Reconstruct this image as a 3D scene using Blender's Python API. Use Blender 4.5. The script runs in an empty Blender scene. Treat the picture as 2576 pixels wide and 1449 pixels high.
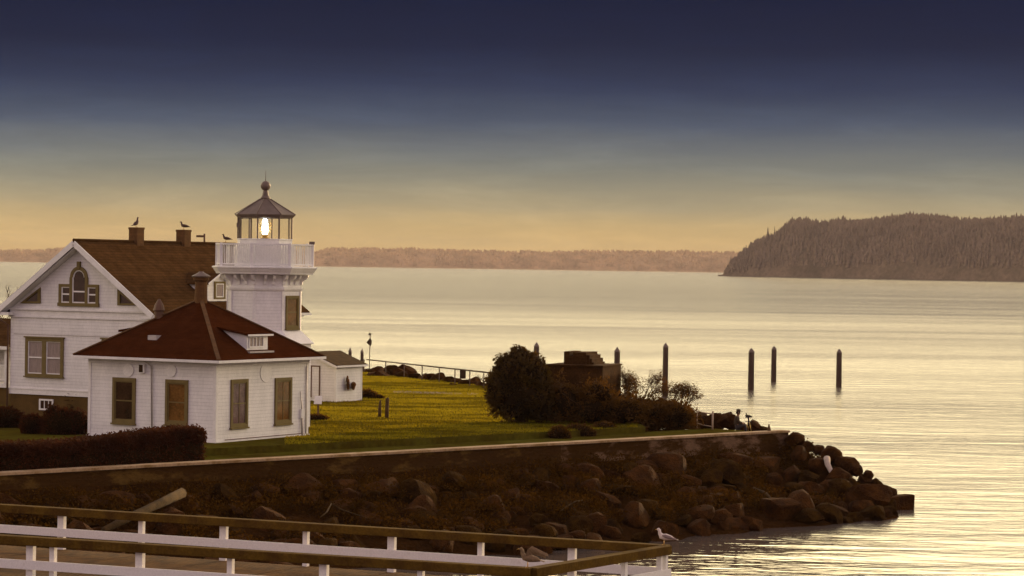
import bpy, bmesh, math, random
import numpy as np
from mathutils import Vector, Matrix, noise

C = bpy.context.scene.collection
SC = bpy.context.scene
R = math.radians
random.seed(7)
rng = np.random.default_rng(11)

# ------------------------------------------------------------------ camera
CAMZ = 11.0
FPX = 6440.0            # focal length in pixels of a 2576 px wide frame
PITCH = math.atan(55.5 / FPX)
ROLL = R(0.85)
cam_d = bpy.data.cameras.new('camera')
cam_d.lens = 36.0 * FPX / 2576.0
cam_d.sensor_width = 36.0
cam_d.clip_start = 0.5
cam_d.clip_end = 40000.0
cam = bpy.data.objects.new('camera', cam_d)
C.objects.link(cam)
CM = Matrix.Translation((0, 0, CAMZ)) @ Matrix.Rotation(math.pi / 2 - PITCH, 4, 'X') @ Matrix.Rotation(ROLL, 4, 'Z')
cam.matrix_world = CM
SC.camera = cam

# ------------------------------------------------------------------ sun
SUN_EL, SUN_AZ = 7.0, 30.0      # azimuth clockwise from +Y
sd = Vector((math.sin(R(SUN_AZ)) * math.cos(R(SUN_EL)), math.cos(R(SUN_AZ)) * math.cos(R(SUN_EL)), math.sin(R(SUN_EL))))
sun_l = bpy.data.lights.new('sun', 'SUN')
sun_l.energy = 3.4
sun_l.angle = R(0.5)
sun_l.color = (1.0, 0.66, 0.34)
sun = bpy.data.objects.new('sun', sun_l)
sun.rotation_euler = sd.to_track_quat('Z', 'Y').to_euler()
C.objects.link(sun)


def lin(r, g, b):
    def f(c):
        c /= 255.0
        return c / 12.92 if c <= 0.04045 else ((c + 0.055) / 1.055) ** 2.4
    return (f(r), f(g), f(b), 1.0)


# ------------------------------------------------------------------ world
world = bpy.data.worlds.new('World')
SC.world = world
world.use_nodes = True
nt = world.node_tree
nt.nodes.clear()
W = nt.nodes.new
L = nt.links.new


def wmath(op, a, b=None, clamp=False):
    n = W('ShaderNodeMath'); n.operation = op; n.use_clamp = clamp
    for i, v in enumerate((a, b)):
        if v is None:
            continue
        if isinstance(v, (int, float)):
            n.inputs[i].default_value = v
        else:
            L(v, n.inputs[i])
    return n.outputs[0]


tc = W('ShaderNodeTexCoord')
sep = W('ShaderNodeSeparateXYZ'); L(tc.outputs['Generated'], sep.inputs[0])
# soft high streaks of cloud, stretched along the horizon
mp = W('ShaderNodeMapping'); mp.inputs['Scale'].default_value = (5.0, 5.0, 42.0); L(tc.outputs['Generated'], mp.inputs[0])
cn = W('ShaderNodeTexNoise'); cn.inputs['Scale'].default_value = 2.0; cn.inputs['Detail'].default_value = 7.0
cn.inputs['Roughness'].default_value = 0.6; L(mp.outputs[0], cn.inputs['Vector'])
wob = wmath('MULTIPLY', wmath('SUBTRACT', cn.outputs['Fac'], 0.5), 0.009)
zz = wmath('ADD', sep.outputs['Z'], wob)
zfac = wmath('DIVIDE', zz, 0.5, True)


def ramp(stops, fac, interp='LINEAR'):
    n = W('ShaderNodeValToRGB'); cr = n.color_ramp; cr.interpolation = interp
    while len(cr.elements) > 1:
        cr.elements.remove(cr.elements[-1])
    cr.elements[0].position = stops[0][0]; cr.elements[0].color = stops[0][1]
    for p, c in stops[1:]:
        e = cr.elements.new(p); e.color = c
    L(fac, n.inputs[0])
    return n.outputs[0]


def es(deg):
    return math.sin(R(deg)) / 0.5


front = ramp([
    (0.0, lin(226, 182, 114)), (es(0.5), lin(220, 182, 118)), (es(0.95), lin(202, 173, 121)), (es(1.35), lin(174, 158, 124)),
    (es(1.8), lin(148, 142, 122)), (es(2.2), lin(126, 127, 118)), (es(2.6), lin(108, 113, 115)), (es(3.2), lin(74, 85, 104)), (es(4.0), (0.022, 0.036, 0.085, 1)),
    (es(4.9), (0.004, 0.012, 0.045, 1)), (es(6.3), (0.0, 0.006, 0.034, 1)), (es(6.8), (0.15, 0.12, 0.11, 1)),
    (es(8.1), (3.6, 2.8, 1.5, 1)), (es(11.8), (7.2, 5.8, 3.1, 1)), (es(17), (5.4, 4.5, 2.8, 1)), (es(24), (1.2, 1.05, 0.88, 1)), (1.0, (0.45, 0.40, 0.42, 1))], zfac)  # bright band above the navy is added so the water reflects cream
back = ramp([(0.0, lin(170, 142, 142)), (es(5), lin(220, 190, 190)), (es(15), lin(232, 204, 206)), (1.0, lin(205, 184, 194))], zfac)
fb = wmath('MULTIPLY', wmath('ADD', wmath('MULTIPLY', sep.outputs['Y'], -1.0), 0.25), 1.3, True)
mixfb = W('ShaderNodeMix'); mixfb.data_type = 'RGBA'
L(fb, mixfb.inputs[0]); L(front, mixfb.inputs[6]); L(back, mixfb.inputs[7])
# warm glow round the low sun
vd = W('ShaderNodeVectorMath'); vd.operation = 'DOT_PRODUCT'; L(tc.outputs['Generated'], vd.inputs[0]); vd.inputs[1].default_value = sd
glow = wmath('POWER', wmath('MAXIMUM', vd.outputs['Value'], 0.0), 260.0)
gm = W('ShaderNodeMix'); gm.data_type = 'RGBA'; gm.blend_type = 'ADD'
gc = W('ShaderNodeMix'); gc.data_type = 'RGBA'; L(glow, gc.inputs[0]); gc.inputs[6].default_value = (0, 0, 0, 1); gc.inputs[7].default_value = (1.6, 0.85, 0.3, 1)
gm.inputs[0].default_value = 1.0
L(mixfb.outputs[2], gm.inputs[6]); L(gc.outputs[2], gm.inputs[7])
# below the horizon: dim ground colour
below = wmath('MULTIPLY', wmath('ADD', sep.outputs['Z'], 0.012), 90.0, True)
mb_ = W('ShaderNodeMix'); mb_.data_type = 'RGBA'; L(below, mb_.inputs[0]); mb_.inputs[6].default_value = (0.16, 0.115, 0.07, 1); L(gm.outputs[2], mb_.inputs[7])
mp2 = W('ShaderNodeMapping'); mp2.inputs['Scale'].default_value = (9.0, 9.0, 55.0); mp2.inputs['Rotation'].default_value = (0.03, 0.02, 0.3); L(tc.outputs['Generated'], mp2.inputs[0])
cn2 = W('ShaderNodeTexNoise'); cn2.inputs['Scale'].default_value = 1.3; cn2.inputs['Detail'].default_value = 9.0; cn2.inputs['Roughness'].default_value = 0.68; cn2.inputs['Distortion'].default_value = 0.5
L(mp2.outputs[0], cn2.inputs['Vector'])
cm = W('ShaderNodeMapRange'); cm.inputs[1].default_value = 0.46; cm.inputs[2].default_value = 0.72; cm.inputs[3].default_value = 0.97; cm.inputs[4].default_value = 1.16; L(cn2.outputs['Fac'], cm.inputs[0])
cs = W('ShaderNodeVectorMath'); cs.operation = 'SCALE'; L(mb_.outputs[2], cs.inputs[0]); L(cm.outputs[0], cs.inputs['Scale'])
bg1 = W('ShaderNodeBackground'); L(cs.outputs[0], bg1.inputs[0]); bg1.inputs[1].default_value = 1.0
sky = W('ShaderNodeTexSky'); sky.sky_type = 'NISHITA'; sky.sun_disc = False
sky.sun_elevation = R(SUN_EL); sky.sun_rotation = R(SUN_AZ)
bg2 = W('ShaderNodeBackground'); L(sky.outputs[0], bg2.inputs[0]); bg2.inputs[1].default_value = 0.0002
ad = W('ShaderNodeAddShader'); L(bg1.outputs[0], ad.inputs[0]); L(bg2.outputs[0], ad.inputs[1])
wo = W('ShaderNodeOutputWorld'); L(ad.outputs[0], wo.inputs[0])

SC.view_settings.view_transform = 'Standard'
SC.view_settings.look = 'None'
SC.view_settings.exposure = 0.0
SC.view_settings.gamma = 1.0
SC.cycles.use_denoising = True
SC.cycles.max_bounces = 6
SC.cycles.diffuse_bounces = 2
SC.cycles.glossy_bounces = 3
SC.cycles.transmission_bounces = 6
SC.cycles.transparent_max_bounces = 8
SC.cycles.volume_bounces = 0
SC.cycles.sample_clamp_indirect = 4.0
SC.cycles.caustics_reflective = False
SC.cycles.caustics_refractive = False


# ------------------------------------------------------------------ measuring helpers
def ray(px, py):
    return (CM.to_3x3() @ Vector((px - 1288.0, 724.5 - py, -FPX))).normalized()


CO = Vector((0, 0, CAMZ))


def gp(px, py, z=3.4):
    d = ray(px, py)
    return CO + d * ((z - CAMZ) / d.z)


def at(px, py, Y):
    d = ray(px, py)
    return CO + d * (Y / d.y)


CMI = CM.inverted()


def proj(p):
    v = CMI @ Vector(p)
    return (1288.0 + v.x / -v.z * FPX, 724.5 - v.y / -v.z * FPX)


def line_at(px, p, q):
    """point of the line pq seen at column px"""
    p = Vector(p); q = Vector(q)
    lo, hi = -1.0, 2.5
    f = lambda t: proj(p.lerp(q, t))[0] - px
    for _ in range(50):
        m = (lo + hi) / 2
        if (f(lo) < 0) == (f(m) < 0):
            lo = m
        else:
            hi = m
    return p.lerp(q, (lo + hi) / 2)


def z_at(px, py, p):
    """height at which the vertical through p is seen at row py"""
    Y = p[1]
    return at(px, py, Y).z


# ------------------------------------------------------------------ mesh builder
class MB:
    def __init__(s):
        s.v = []; s.f = []; s.smooth = []

    def add(s, vs, fs, smooth=False):
        o = len(s.v)
        s.v += [tuple(v) for v in vs]
        s.f += [tuple(i + o for i in f) for f in fs]
        s.smooth += [smooth] * len(fs)
        return s

    def box(s, x0, x1, y0, y1, z0, z1):
        x0, x1 = sorted((x0, x1)); y0, y1 = sorted((y0, y1)); z0, z1 = sorted((z0, z1))
        return s.add([(x0, y0, z0), (x1, y0, z0), (x1, y1, z0), (x0, y1, z0), (x0, y0, z1), (x1, y0, z1), (x1, y1, z1), (x0, y1, z1)],
                     [(0, 3, 2, 1), (4, 5, 6, 7), (0, 1, 5, 4), (1, 2, 6, 5), (2, 3, 7, 6), (3, 0, 4, 7)])

    def beam(s, p, q, w, h, up=(0, 0, 1)):
        p = Vector(p); q = Vector(q); d = (q - p).normalized(); up = Vector(up)
        sx = d.cross(up)
        if sx.length < 1e-4:
            sx = Vector((1, 0, 0))
        sx.normalize(); uz = sx.cross(d).normalized()
        vs = []
        for c in (p, q):
            for a, b in ((-1, -1), (1, -1), (1, 1), (-1, 1)):
                vs.append(c + sx * (a * w / 2) + uz * (b * h / 2))
        return s.add(vs, [(0, 1, 2, 3), (7, 6, 5, 4), (0, 4, 5, 1), (1, 5, 6, 2), (2, 6, 7, 3), (3, 7, 4, 0)])

    def rings(s, prof, n=8, off=0.0, c=(0, 0), cap=True, smooth=False):
        """prof: list of (radius, z)"""
        vs = []; fs = []
        for r, z in prof:
            for k in range(n):
                a = off + 2 * math.pi * k / n
                vs.append((c[0] + r * math.cos(a), c[1] + r * math.sin(a), z))
        for i in range(len(prof) - 1):
            for k in range(n):
                k2 = (k + 1) % n
                fs.append((i * n + k, i * n + k2, (i + 1) * n + k2, (i + 1) * n + k))
        if cap:
            fs.append(tuple(reversed(range(n))))
            fs.append(tuple(range((len(prof) - 1) * n, len(prof) * n)))
        return s.add(vs, fs, smooth)

    def tube(s, pts, rad, n=8, smooth=True, squash=1.0):
        pts = [Vector(p) for p in pts]
        if isinstance(rad, (int, float)):
            rad = [rad] * len(pts)
        vs = []; fs = []
        ref = Vector((0, 0, 1)) if abs((pts[-1] - pts[0]).normalized().z) < 0.9 else Vector((1, 0, 0))
        for i, p in enumerate(pts):
            d = (pts[min(i + 1, len(pts) - 1)] - pts[max(i - 1, 0)]).normalized()
            a = d.cross(ref).normalized(); b = a.cross(d).normalized()
            for k in range(n):
                t = 2 * math.pi * k / n
                vs.append(p + a * (rad[i] * squash * math.cos(t)) + b * (rad[i] * math.sin(t)))
        for i in range(len(pts) - 1):
            for k in range(n):
                k2 = (k + 1) % n
                fs.append((i * n + k, (i + 1) * n + k, (i + 1) * n + k2, i * n + k2))
        fs.append(tuple(range(n))); fs.append(tuple(reversed(range((len(pts) - 1) * n, len(pts) * n))))
        return s.add(vs, fs, smooth)

    def prism(s, poly, mapf, n0, n1):
        """polygon in (s,z), extruded from n0 to n1, mapped through mapf(s,n,z)"""
        k = len(poly)
        vs = [mapf(a, n0, b) for a, b in poly] + [mapf(a, n1, b) for a, b in poly]
        fs = [tuple(range(k)), tuple(reversed(range(k, 2 * k)))]
        for i in range(k):
            j = (i + 1) % k
            fs.append((i, i + k, j + k, j))
        return s.add(vs, fs)

    def build(s, name, mat, parent=None, fix=True):
        me = bpy.data.meshes.new(name)
        me.from_pydata(s.v, [], s.f)
        me.polygons.foreach_set('use_smooth', s.smooth)
        if fix:
            bm = bmesh.new(); bm.from_mesh(me)
            bmesh.ops.recalc_face_normals(bm, faces=bm.faces)
            bm.to_mesh(me); bm.free()
        me.materials.append(mat)
        o = bpy.data.objects.new(name, me)
        C.objects.link(o)
        if parent is not None:
            o.parent = parent
        return o


def tag(o, label=None, cat=None, group=None, kind=None):
    if label: o['label'] = label
    if cat: o['category'] = cat
    if group: o['group'] = group
    if kind: o['kind'] = kind
    return o


def empty(name, loc, rz=0.0, label=None, cat=None, group=None):
    o = bpy.data.objects.new(name, None)
    o.location = loc; o.rotation_euler = (0, 0, rz)
    o.empty_display_size = 0.3
    C.objects.link(o)
    return tag(o, label, cat, group)


def copy_tree(o, parent=None):
    c = o.copy(); C.objects.link(c); c.parent = parent
    for ch in list(o.children):
        copy_tree(ch, c)
    return c


# ------------------------------------------------------------------ materials
class M_:
    pass


MT = M_()


def mat(name, col, rough=0.85, var=0.25, scale=3.0, bump=0.0, bscale=None, rows=None, rowdark=0.35, rowaxis='Z', spec=0.3, metal=0.0,
        col2=None, thr=(0.42, 0.6), stretch=None, transl=0.0, transcol=None, emis=None, rowedge=0.10, detail=6.0, world_co=False):
    m = bpy.data.materials.new(name); m.use_nodes = True
    t = m.node_tree; N = t.nodes.new; K = t.links.new
    p = t.nodes['Principled BSDF']
    p.inputs['Roughness'].default_value = rough
    p.inputs['Specular IOR Level'].default_value = spec
    p.inputs['Metallic'].default_value = metal
    tcn = N('ShaderNodeTexCoord')
    vec = tcn.outputs['Object']
    if world_co:
        g_ = N('ShaderNodeNewGeometry'); vec = g_.outputs['Position']
    v2 = vec
    if stretch:
        mpn = N('ShaderNodeMapping'); mpn.inputs['Scale'].default_value = stretch; K(vec, mpn.inputs[0]); v2 = mpn.outputs[0]
    nz = N('ShaderNodeTexNoise'); nz.inputs['Scale'].default_value = scale; nz.inputs['Detail'].default_value = detail; nz.inputs['Roughness'].default_value = 0.62
    K(v2, nz.inputs['Vector'])
    mx = N('ShaderNodeMix'); mx.data_type = 'RGBA'
    mr = N('ShaderNodeMapRange'); mr.inputs[1].default_value = thr[0]; mr.inputs[2].default_value = thr[1]; K(nz.outputs['Fac'], mr.inputs[0])
    if col2 is None:
        c1 = tuple(c * (1 + var) for c in col[:3]) + (1,); c2 = tuple(c * (1 - var) for c in col[:3]) + (1,)
        mr.inputs[1].default_value = 0.3; mr.inputs[2].default_value = 0.7
    else:
        c1 = tuple(col[:3]) + (1,); c2 = tuple(col2[:3]) + (1,)
    mx.inputs[6].default_value = c1; mx.inputs[7].default_value = c2
    K(mr.outputs[0], mx.inputs[0])
    colout = mx.outputs[2]
    # fine grain variation
    nf = N('ShaderNodeTexNoise'); nf.inputs['Scale'].default_value = scale * 9; nf.inputs['Detail'].default_value = 3.0; K(v2, nf.inputs['Vector'])
    mrf = N('ShaderNodeMapRange'); mrf.inputs[1].default_value = 0.3; mrf.inputs[2].default_value = 0.7
    mrf.inputs[3].default_value = 1 - var * 0.6; mrf.inputs[4].default_value = 1 + var * 0.5; K(nf.outputs['Fac'], mrf.inputs[0])
    vm = N('ShaderNodeVectorMath'); vm.operation = 'SCALE'; K(colout, vm.inputs[0]); K(mrf.outputs[0], vm.inputs['Scale'])
    colout = vm.outputs[0]
    height = nf.outputs['Fac'] if bump else None
    if rows:
        sp = N('ShaderNodeSeparateXYZ'); K(vec, sp.inputs[0])
        dv = N('ShaderNodeMath'); dv.operation = 'DIVIDE'; K(sp.outputs[rowaxis], dv.inputs[0]); dv.inputs[1].default_value = rows
        # slight waviness of the rows
        fr = N('ShaderNodeMath'); fr.operation = 'FRACT'; K(dv.outputs[0], fr.inputs[0])
        mr2 = N('ShaderNodeMapRange'); mr2.inputs[1].default_value = 0.0; mr2.inputs[2].default_value = rowedge
        mr2.inputs[3].default_value = 1 - rowdark; mr2.inputs[4].default_value = 1.0; K(fr.outputs[0], mr2.inputs[0])
        vm2 = N('ShaderNodeVectorMath'); vm2.operation = 'SCALE'; K(colout, vm2.inputs[0]); K(mr2.outputs[0], vm2.inputs['Scale'])
        colout = vm2.outputs[0]
        # per-board tone
        fl = N('ShaderNodeMath'); fl.operation = 'FLOOR'; K(dv.outputs[0], fl.inputs[0])
        wn = N('ShaderNodeTexWhiteNoise'); wn.noise_dimensions = '1D'; K(fl.outputs[0], wn.inputs['W'])
        mr3 = N('ShaderNodeMapRange'); mr3.inputs[3].default_value = 1 - var * 0.35; mr3.inputs[4].default_value = 1 + var * 0.15; K(wn.outputs['Value'], mr3.inputs[0])
        vm3 = N('ShaderNodeVectorMath'); vm3.operation = 'SCALE'; K(colout, vm3.inputs[0]); K(mr3.outputs[0], vm3.inputs['Scale'])
        colout = vm3.outputs[0]
        bp0 = N('ShaderNodeBump'); bp0.inputs['Strength'].default_value = 0.5; bp0.inputs['Distance'].default_value = 0.02; K(fr.outputs[0], bp0.inputs['Height'])
        bp0.invert = True
        K(bp0.outputs[0], p.inputs['Normal'])
    if bump:
        bp = N('ShaderNodeBump'); bp.inputs['Strength'].default_value = min(1.0, bump); bp.inputs['Distance'].default_value = 0.05 if bscale is None else bscale
        ba = N('ShaderNodeMath'); ba.operation = 'ADD'; K(nf.outputs['Fac'], ba.inputs[0]); K(nz.outputs['Fac'], ba.inputs[1])
        K(ba.outputs[0], bp.inputs['Height'])
        if rows:
            K(bp0.outputs[0], bp.inputs['Normal'])
        K(bp.outputs[0], p.inputs['Normal'])
    K(colout, p.inputs['Base Color'])
    if emis:
        p.inputs['Emission Color'].default_value = emis[0]; p.inputs['Emission Strength'].default_value = emis[1]
    if transl > 0:
        tr = N('ShaderNodeBsdfTranslucent'); tr.inputs[0].default_value = transcol or tuple(col[:3]) + (1,)
        ms = N('ShaderNodeMixShader'); ms.inputs[0].default_value = transl
        K(p.outputs[0], ms.inputs[1]); K(tr.outputs[0], ms.inputs[2])
        tv = N('ShaderNodeVectorMath'); tv.operation = 'SCALE'; tv.inputs[0].default_value = (transcol or col)[:3]
        ti = N('ShaderNodeMapRange'); ti.inputs[3].default_value = 1.15; ti.inputs[4].default_value = 0.45; K(mr.outputs[0], ti.inputs[0]); K(ti.outputs[0], tv.inputs['Scale']); K(tv.outputs[0], tr.inputs[0])
        K(ms.outputs[0], t.nodes['Material Output'].inputs[0])
    setattr(MT, name, m)
    return m


mat('white_siding', (0.77, 0.75, 0.74), rough=0.6, var=0.1, scale=1.1, stretch=(1, 1, .45), rows=0.15, rowdark=0.26, rowedge=0.16, bump=0.1, bscale=0.004)
mat('white_trim', (0.79, 0.77, 0.75), rough=0.5, var=0.10, scale=1.5)
mat('white_rail', (0.74, 0.70, 0.70), rough=0.7, var=0.12, scale=2.5, bump=0.2, bscale=0.006, col2=(0.56, 0.5, 0.47), thr=(0.6, 0.85))
mat('olive_trim', (0.16, 0.115, 0.035), rough=0.65, var=0.12, scale=3.0)
mat('shingle_red', (0.062, 0.018, 0.006), rough=0.95, var=0.35, scale=2.2, rows=0.12, rowdark=0.30, bump=0.5, bscale=0.02, col2=(0.042, 0.012, 0.004), thr=(0.35, 0.7), spec=0.0)
mat('shingle_brown', (0.105, 0.053, 0.02), rough=0.95, var=0.35, scale=2.0, rows=0.13, rowdark=0.42, rowedge=0.25, bump=0.5, bscale=0.02, col2=(0.06, 0.03, 0.012), thr=(0.35, 0.7), spec=0.0)
mat('shed_shingle', (0.06, 0.03, 0.007), rough=0.95, var=0.35, scale=2.5, rows=0.1, rowdark=0.3, bump=0.5, bscale=0.02, spec=0.1)
mat('lantern_metal', (0.16, 0.115, 0.09), rough=0.55, var=0.2, scale=2.5)
mat('brick', (0.125, 0.058, 0.018), rough=0.95, var=0.3, scale=3.0, rows=0.08, rowdark=0.25, bump=0.4, bscale=0.01)
mat('basement', (0.10, 0.056, 0.012), rough=0.95, var=0.2, scale=2.0, bump=0.3, bscale=0.02)
mat('pipe_brown', (0.12, 0.06, 0.035), rough=0.6, var=0.2)
mat('pipe_grey', (0.42, 0.38, 0.36), rough=0.5, var=0.2)
mat('glass_dark', (0.05, 0.024, 0.014), rough=0.08, var=0.5, scale=1.2, spec=0.5)
mat('glass_amber', (0.16, 0.075, 0.02), rough=0.1, var=0.5, scale=1.4, spec=0.5)
mat('glass_curtain', (0.30, 0.24, 0.22), rough=0.2, var=0.25, scale=2.0, stretch=(9, 9, 1.2), spec=0.5)
mat('glass_violet', (0.12, 0.07, 0.07), rough=0.1, var=0.5, scale=2.0, spec=0.5)
mat('concrete', (0.34, 0.27, 0.2), rough=0.95, var=0.25, scale=1.2, bump=0.5, bscale=0.02)
mat('pale_stick', (0.45, 0.36, 0.29), rough=0.9, var=0.25, scale=4.0, bump=0.5, bscale=0.01)
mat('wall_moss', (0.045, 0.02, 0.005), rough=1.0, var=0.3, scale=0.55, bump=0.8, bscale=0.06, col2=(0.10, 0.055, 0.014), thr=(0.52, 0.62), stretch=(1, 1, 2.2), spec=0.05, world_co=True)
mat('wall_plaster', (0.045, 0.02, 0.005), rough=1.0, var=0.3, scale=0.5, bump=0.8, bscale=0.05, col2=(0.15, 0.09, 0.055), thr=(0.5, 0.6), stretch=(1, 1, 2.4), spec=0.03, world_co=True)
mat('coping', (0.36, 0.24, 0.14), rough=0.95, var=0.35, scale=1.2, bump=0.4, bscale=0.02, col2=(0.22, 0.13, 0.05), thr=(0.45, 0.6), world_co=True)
mat('rock', (0.080, 0.031, 0.006), rough=0.95, var=0.5, scale=1.6, bump=1.0, bscale=0.08, col2=(0.032, 0.013, 0.004), thr=(0.35, 0.65), spec=0.05)
mat('bramble', (0.068, 0.031, 0.004), rough=1.0, var=0.5, scale=1.0, spec=0.0, transl=0.15, transcol=(0.12, 0.05, 0.006, 1))
mat('rock_moss', (0.058, 0.027, 0.004), rough=1.0, var=0.45, scale=1.3, bump=1.0, bscale=0.08, col2=(0.02, 0.009, 0.003), thr=(0.35, 0.65), spec=0.02)
mat('bank_soil', (0.045, 0.019, 0.005), rough=1.0, var=0.5, scale=0.7, bump=1.0, bscale=0.15, col2=(0.03, 0.013, 0.004), thr=(0.35, 0.65), spec=0.0)
mat('lawn_soil', (0.085, 0.075, 0.010), rough=1.0, var=0.35, scale=0.45, bump=0.8, bscale=0.06, col2=(0.06, 0.042, 0.006), thr=(0.4, 0.62), stretch=(1, 1, 1), spec=0.0)
mat('path_concrete', (0.30, 0.25, 0.2), rough=0.95, var=0.15, scale=1.0)
mat('grass', (0.12, 0.12, 0.010), rough=0.9, var=0.4, scale=0.2, spec=0.02, transl=0.5, transcol=(0.36, 0.265, 0.01, 1), col2=(0.05, 0.036, 0.005), stretch=(1, 2.6, 1), thr=(0.44, 0.58), world_co=True)  # dark stretched streaks put patches of shade into the blade colour
mat('hedge_leaf', (0.055, 0.014, 0.004), rough=0.8, var=0.5, scale=1.2, spec=0.15, transl=0.3, transcol=(0.09, 0.03, 0.006, 1))
mat('bush_leaf', (0.06, 0.032, 0.007), rough=0.8, var=0.45, scale=1.0, spec=0.15, transl=0.35, transcol=(0.16, 0.085, 0.008, 1))
mat('scrub_leaf', (0.075, 0.034, 0.007), rough=0.85, var=0.5, scale=1.0, spec=0.1, transl=0.3, transcol=(0.2, 0.09, 0.01, 1))
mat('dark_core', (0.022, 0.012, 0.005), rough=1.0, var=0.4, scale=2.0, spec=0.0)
mat('twig', (0.09, 0.05, 0.02), rough=0.95, var=0.3)
mat('ruin_brick', (0.055, 0.025, 0.007), rough=1.0, var=0.4, scale=1.2, rows=0.09, rowdark=0.3, bump=0.7, bscale=0.03, spec=0.05)
mat('piling', (0.075, 0.045, 0.028), rough=0.9, var=0.35, scale=2.0, stretch=(3, 3, 0.5), bump=0.6, bscale=0.03)
mat('rail_cap', (0.11, 0.062, 0.010), rough=0.95, var=0.35, scale=2.0, bump=0.7, bscale=0.02, col2=(0.07, 0.036, 0.008), thr=(0.4, 0.62), spec=0.05)
mat('deck_wood', (0.12, 0.055, 0.014), rough=0.9, var=0.4, scale=1.6, bump=0.6, bscale=0.02, col2=(0.06, 0.026, 0.008), thr=(0.4, 0.62), spec=0.08)
mat('log_wood', (0.07, 0.04, 0.011), rough=0.95, var=0.45, scale=2.5, bump=0.8, bscale=0.03)
mat('fence_metal', (0.10, 0.065, 0.04), rough=0.7, var=0.2, spec=0.2)
mat('rail_pale', (0.42, 0.31, 0.2), rough=0.6, var=0.2)
mat('far_wood', (0.64, 0.42, 0.21), rough=1.0, var=0.25, scale=0.02, spec=0.0)  # haze fade partly put into this pale colour, lighter than real woods
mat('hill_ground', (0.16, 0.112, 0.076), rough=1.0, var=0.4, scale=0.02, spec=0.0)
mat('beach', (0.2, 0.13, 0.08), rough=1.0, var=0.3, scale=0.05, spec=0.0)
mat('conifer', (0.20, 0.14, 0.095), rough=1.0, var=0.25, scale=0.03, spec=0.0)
mat('gull_white', (0.62, 0.52, 0.48), rough=0.8, var=0.1, scale=9.0)
mat('gull_grey', (0.24, 0.18, 0.17), rough=0.8, var=0.2, scale=12.0)
mat('gull_dark', (0.10, 0.06, 0.05), rough=0.8, var=0.2, scale=12.0)
mat('gull_brown', (0.20, 0.13, 0.07), rough=0.9, var=0.35, scale=25.0)
mat('beak', (0.45, 0.24, 0.05), rough=0.5, var=0.1)
mat('cloth_dark', (0.06, 0.04, 0.022), rough=0.95, var=0.2)
mat('cloth_jeans', (0.045, 0.035, 0.032), rough=0.95, var=0.2)
mat('skin', (0.25, 0.13, 0.07), rough=0.7, var=0.08)
mat('hair', (0.04, 0.022, 0.012), rough=0.9, var=0.2)
mat('black_plastic', (0.03, 0.02, 0.015), rough=0.5, var=0.2)
mat('brass', (0.55, 0.36, 0.1), rough=0.3, var=0.15, metal=0.9)
mat('chair_red', (0.22, 0.07, 0.03), rough=0.8, var=0.25)
mat('flag_cloth', (0.06, 0.035, 0.018), rough=0.95, var=0.3)
mat('ivy', (0.13, 0.065, 0.02), rough=0.9, var=0.45, transl=0.3, transcol=(0.25, 0.1, 0.02, 1))
mat('lamp_glow', (0.9, 0.95, 1.0), rough=0.4, var=0.0, emis=((0.9, 0.96, 1.0, 1), 16.0))


def glass_mat(name, col, rough, trans=1.0, ior=1.45):
    m = bpy.data.materials.new(name); m.use_nodes = True
    t = m.node_tree; p = t.nodes['Principled BSDF']
    nz = t.nodes.new('ShaderNodeTexNoise'); nz.inputs['Scale'].default_value = 4.0
    mr = t.nodes.new('ShaderNodeMapRange'); mr.inputs[3].default_value = rough * 0.6; mr.inputs[4].default_value = rough * 1.4
    t.links.new(nz.outputs['Fac'], mr.inputs[0]); t.links.new(mr.outputs[0], p.inputs['Roughness'])
    p.inputs['Base Color'].default_value = col
    p.inputs['IOR'].default_value = ior
    p.inputs['Transmission Weight'].default_value = trans
    setattr(MT, name, m)
    return m


def pane_mat():
    m = bpy.data.materials.new('lantern_glass'); m.use_nodes = True
    t = m.node_tree; t.nodes.clear(); N = t.nodes.new; K = t.links.new
    tr = N('ShaderNodeBsdfTransparent'); tr.inputs[0].default_value = (0.97, 0.96, 0.93, 1)
    gl = N('ShaderNodeBsdfGlossy'); gl.inputs['Roughness'].default_value = 0.03
    fr = N('ShaderNodeFresnel'); fr.inputs[0].default_value = 1.3
    ms = N('ShaderNodeMixShader'); K(fr.outputs[0], ms.inputs[0]); K(tr.outputs[0], ms.inputs[1]); K(gl.outputs[0], ms.inputs[2])
    o = N('ShaderNodeOutputMaterial'); K(ms.outputs[0], o.inputs[0])
    MT.lantern_glass = m


pane_mat()
glass_mat('prism_glass', (0.98, 0.96, 0.86, 1), 0.05)


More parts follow.
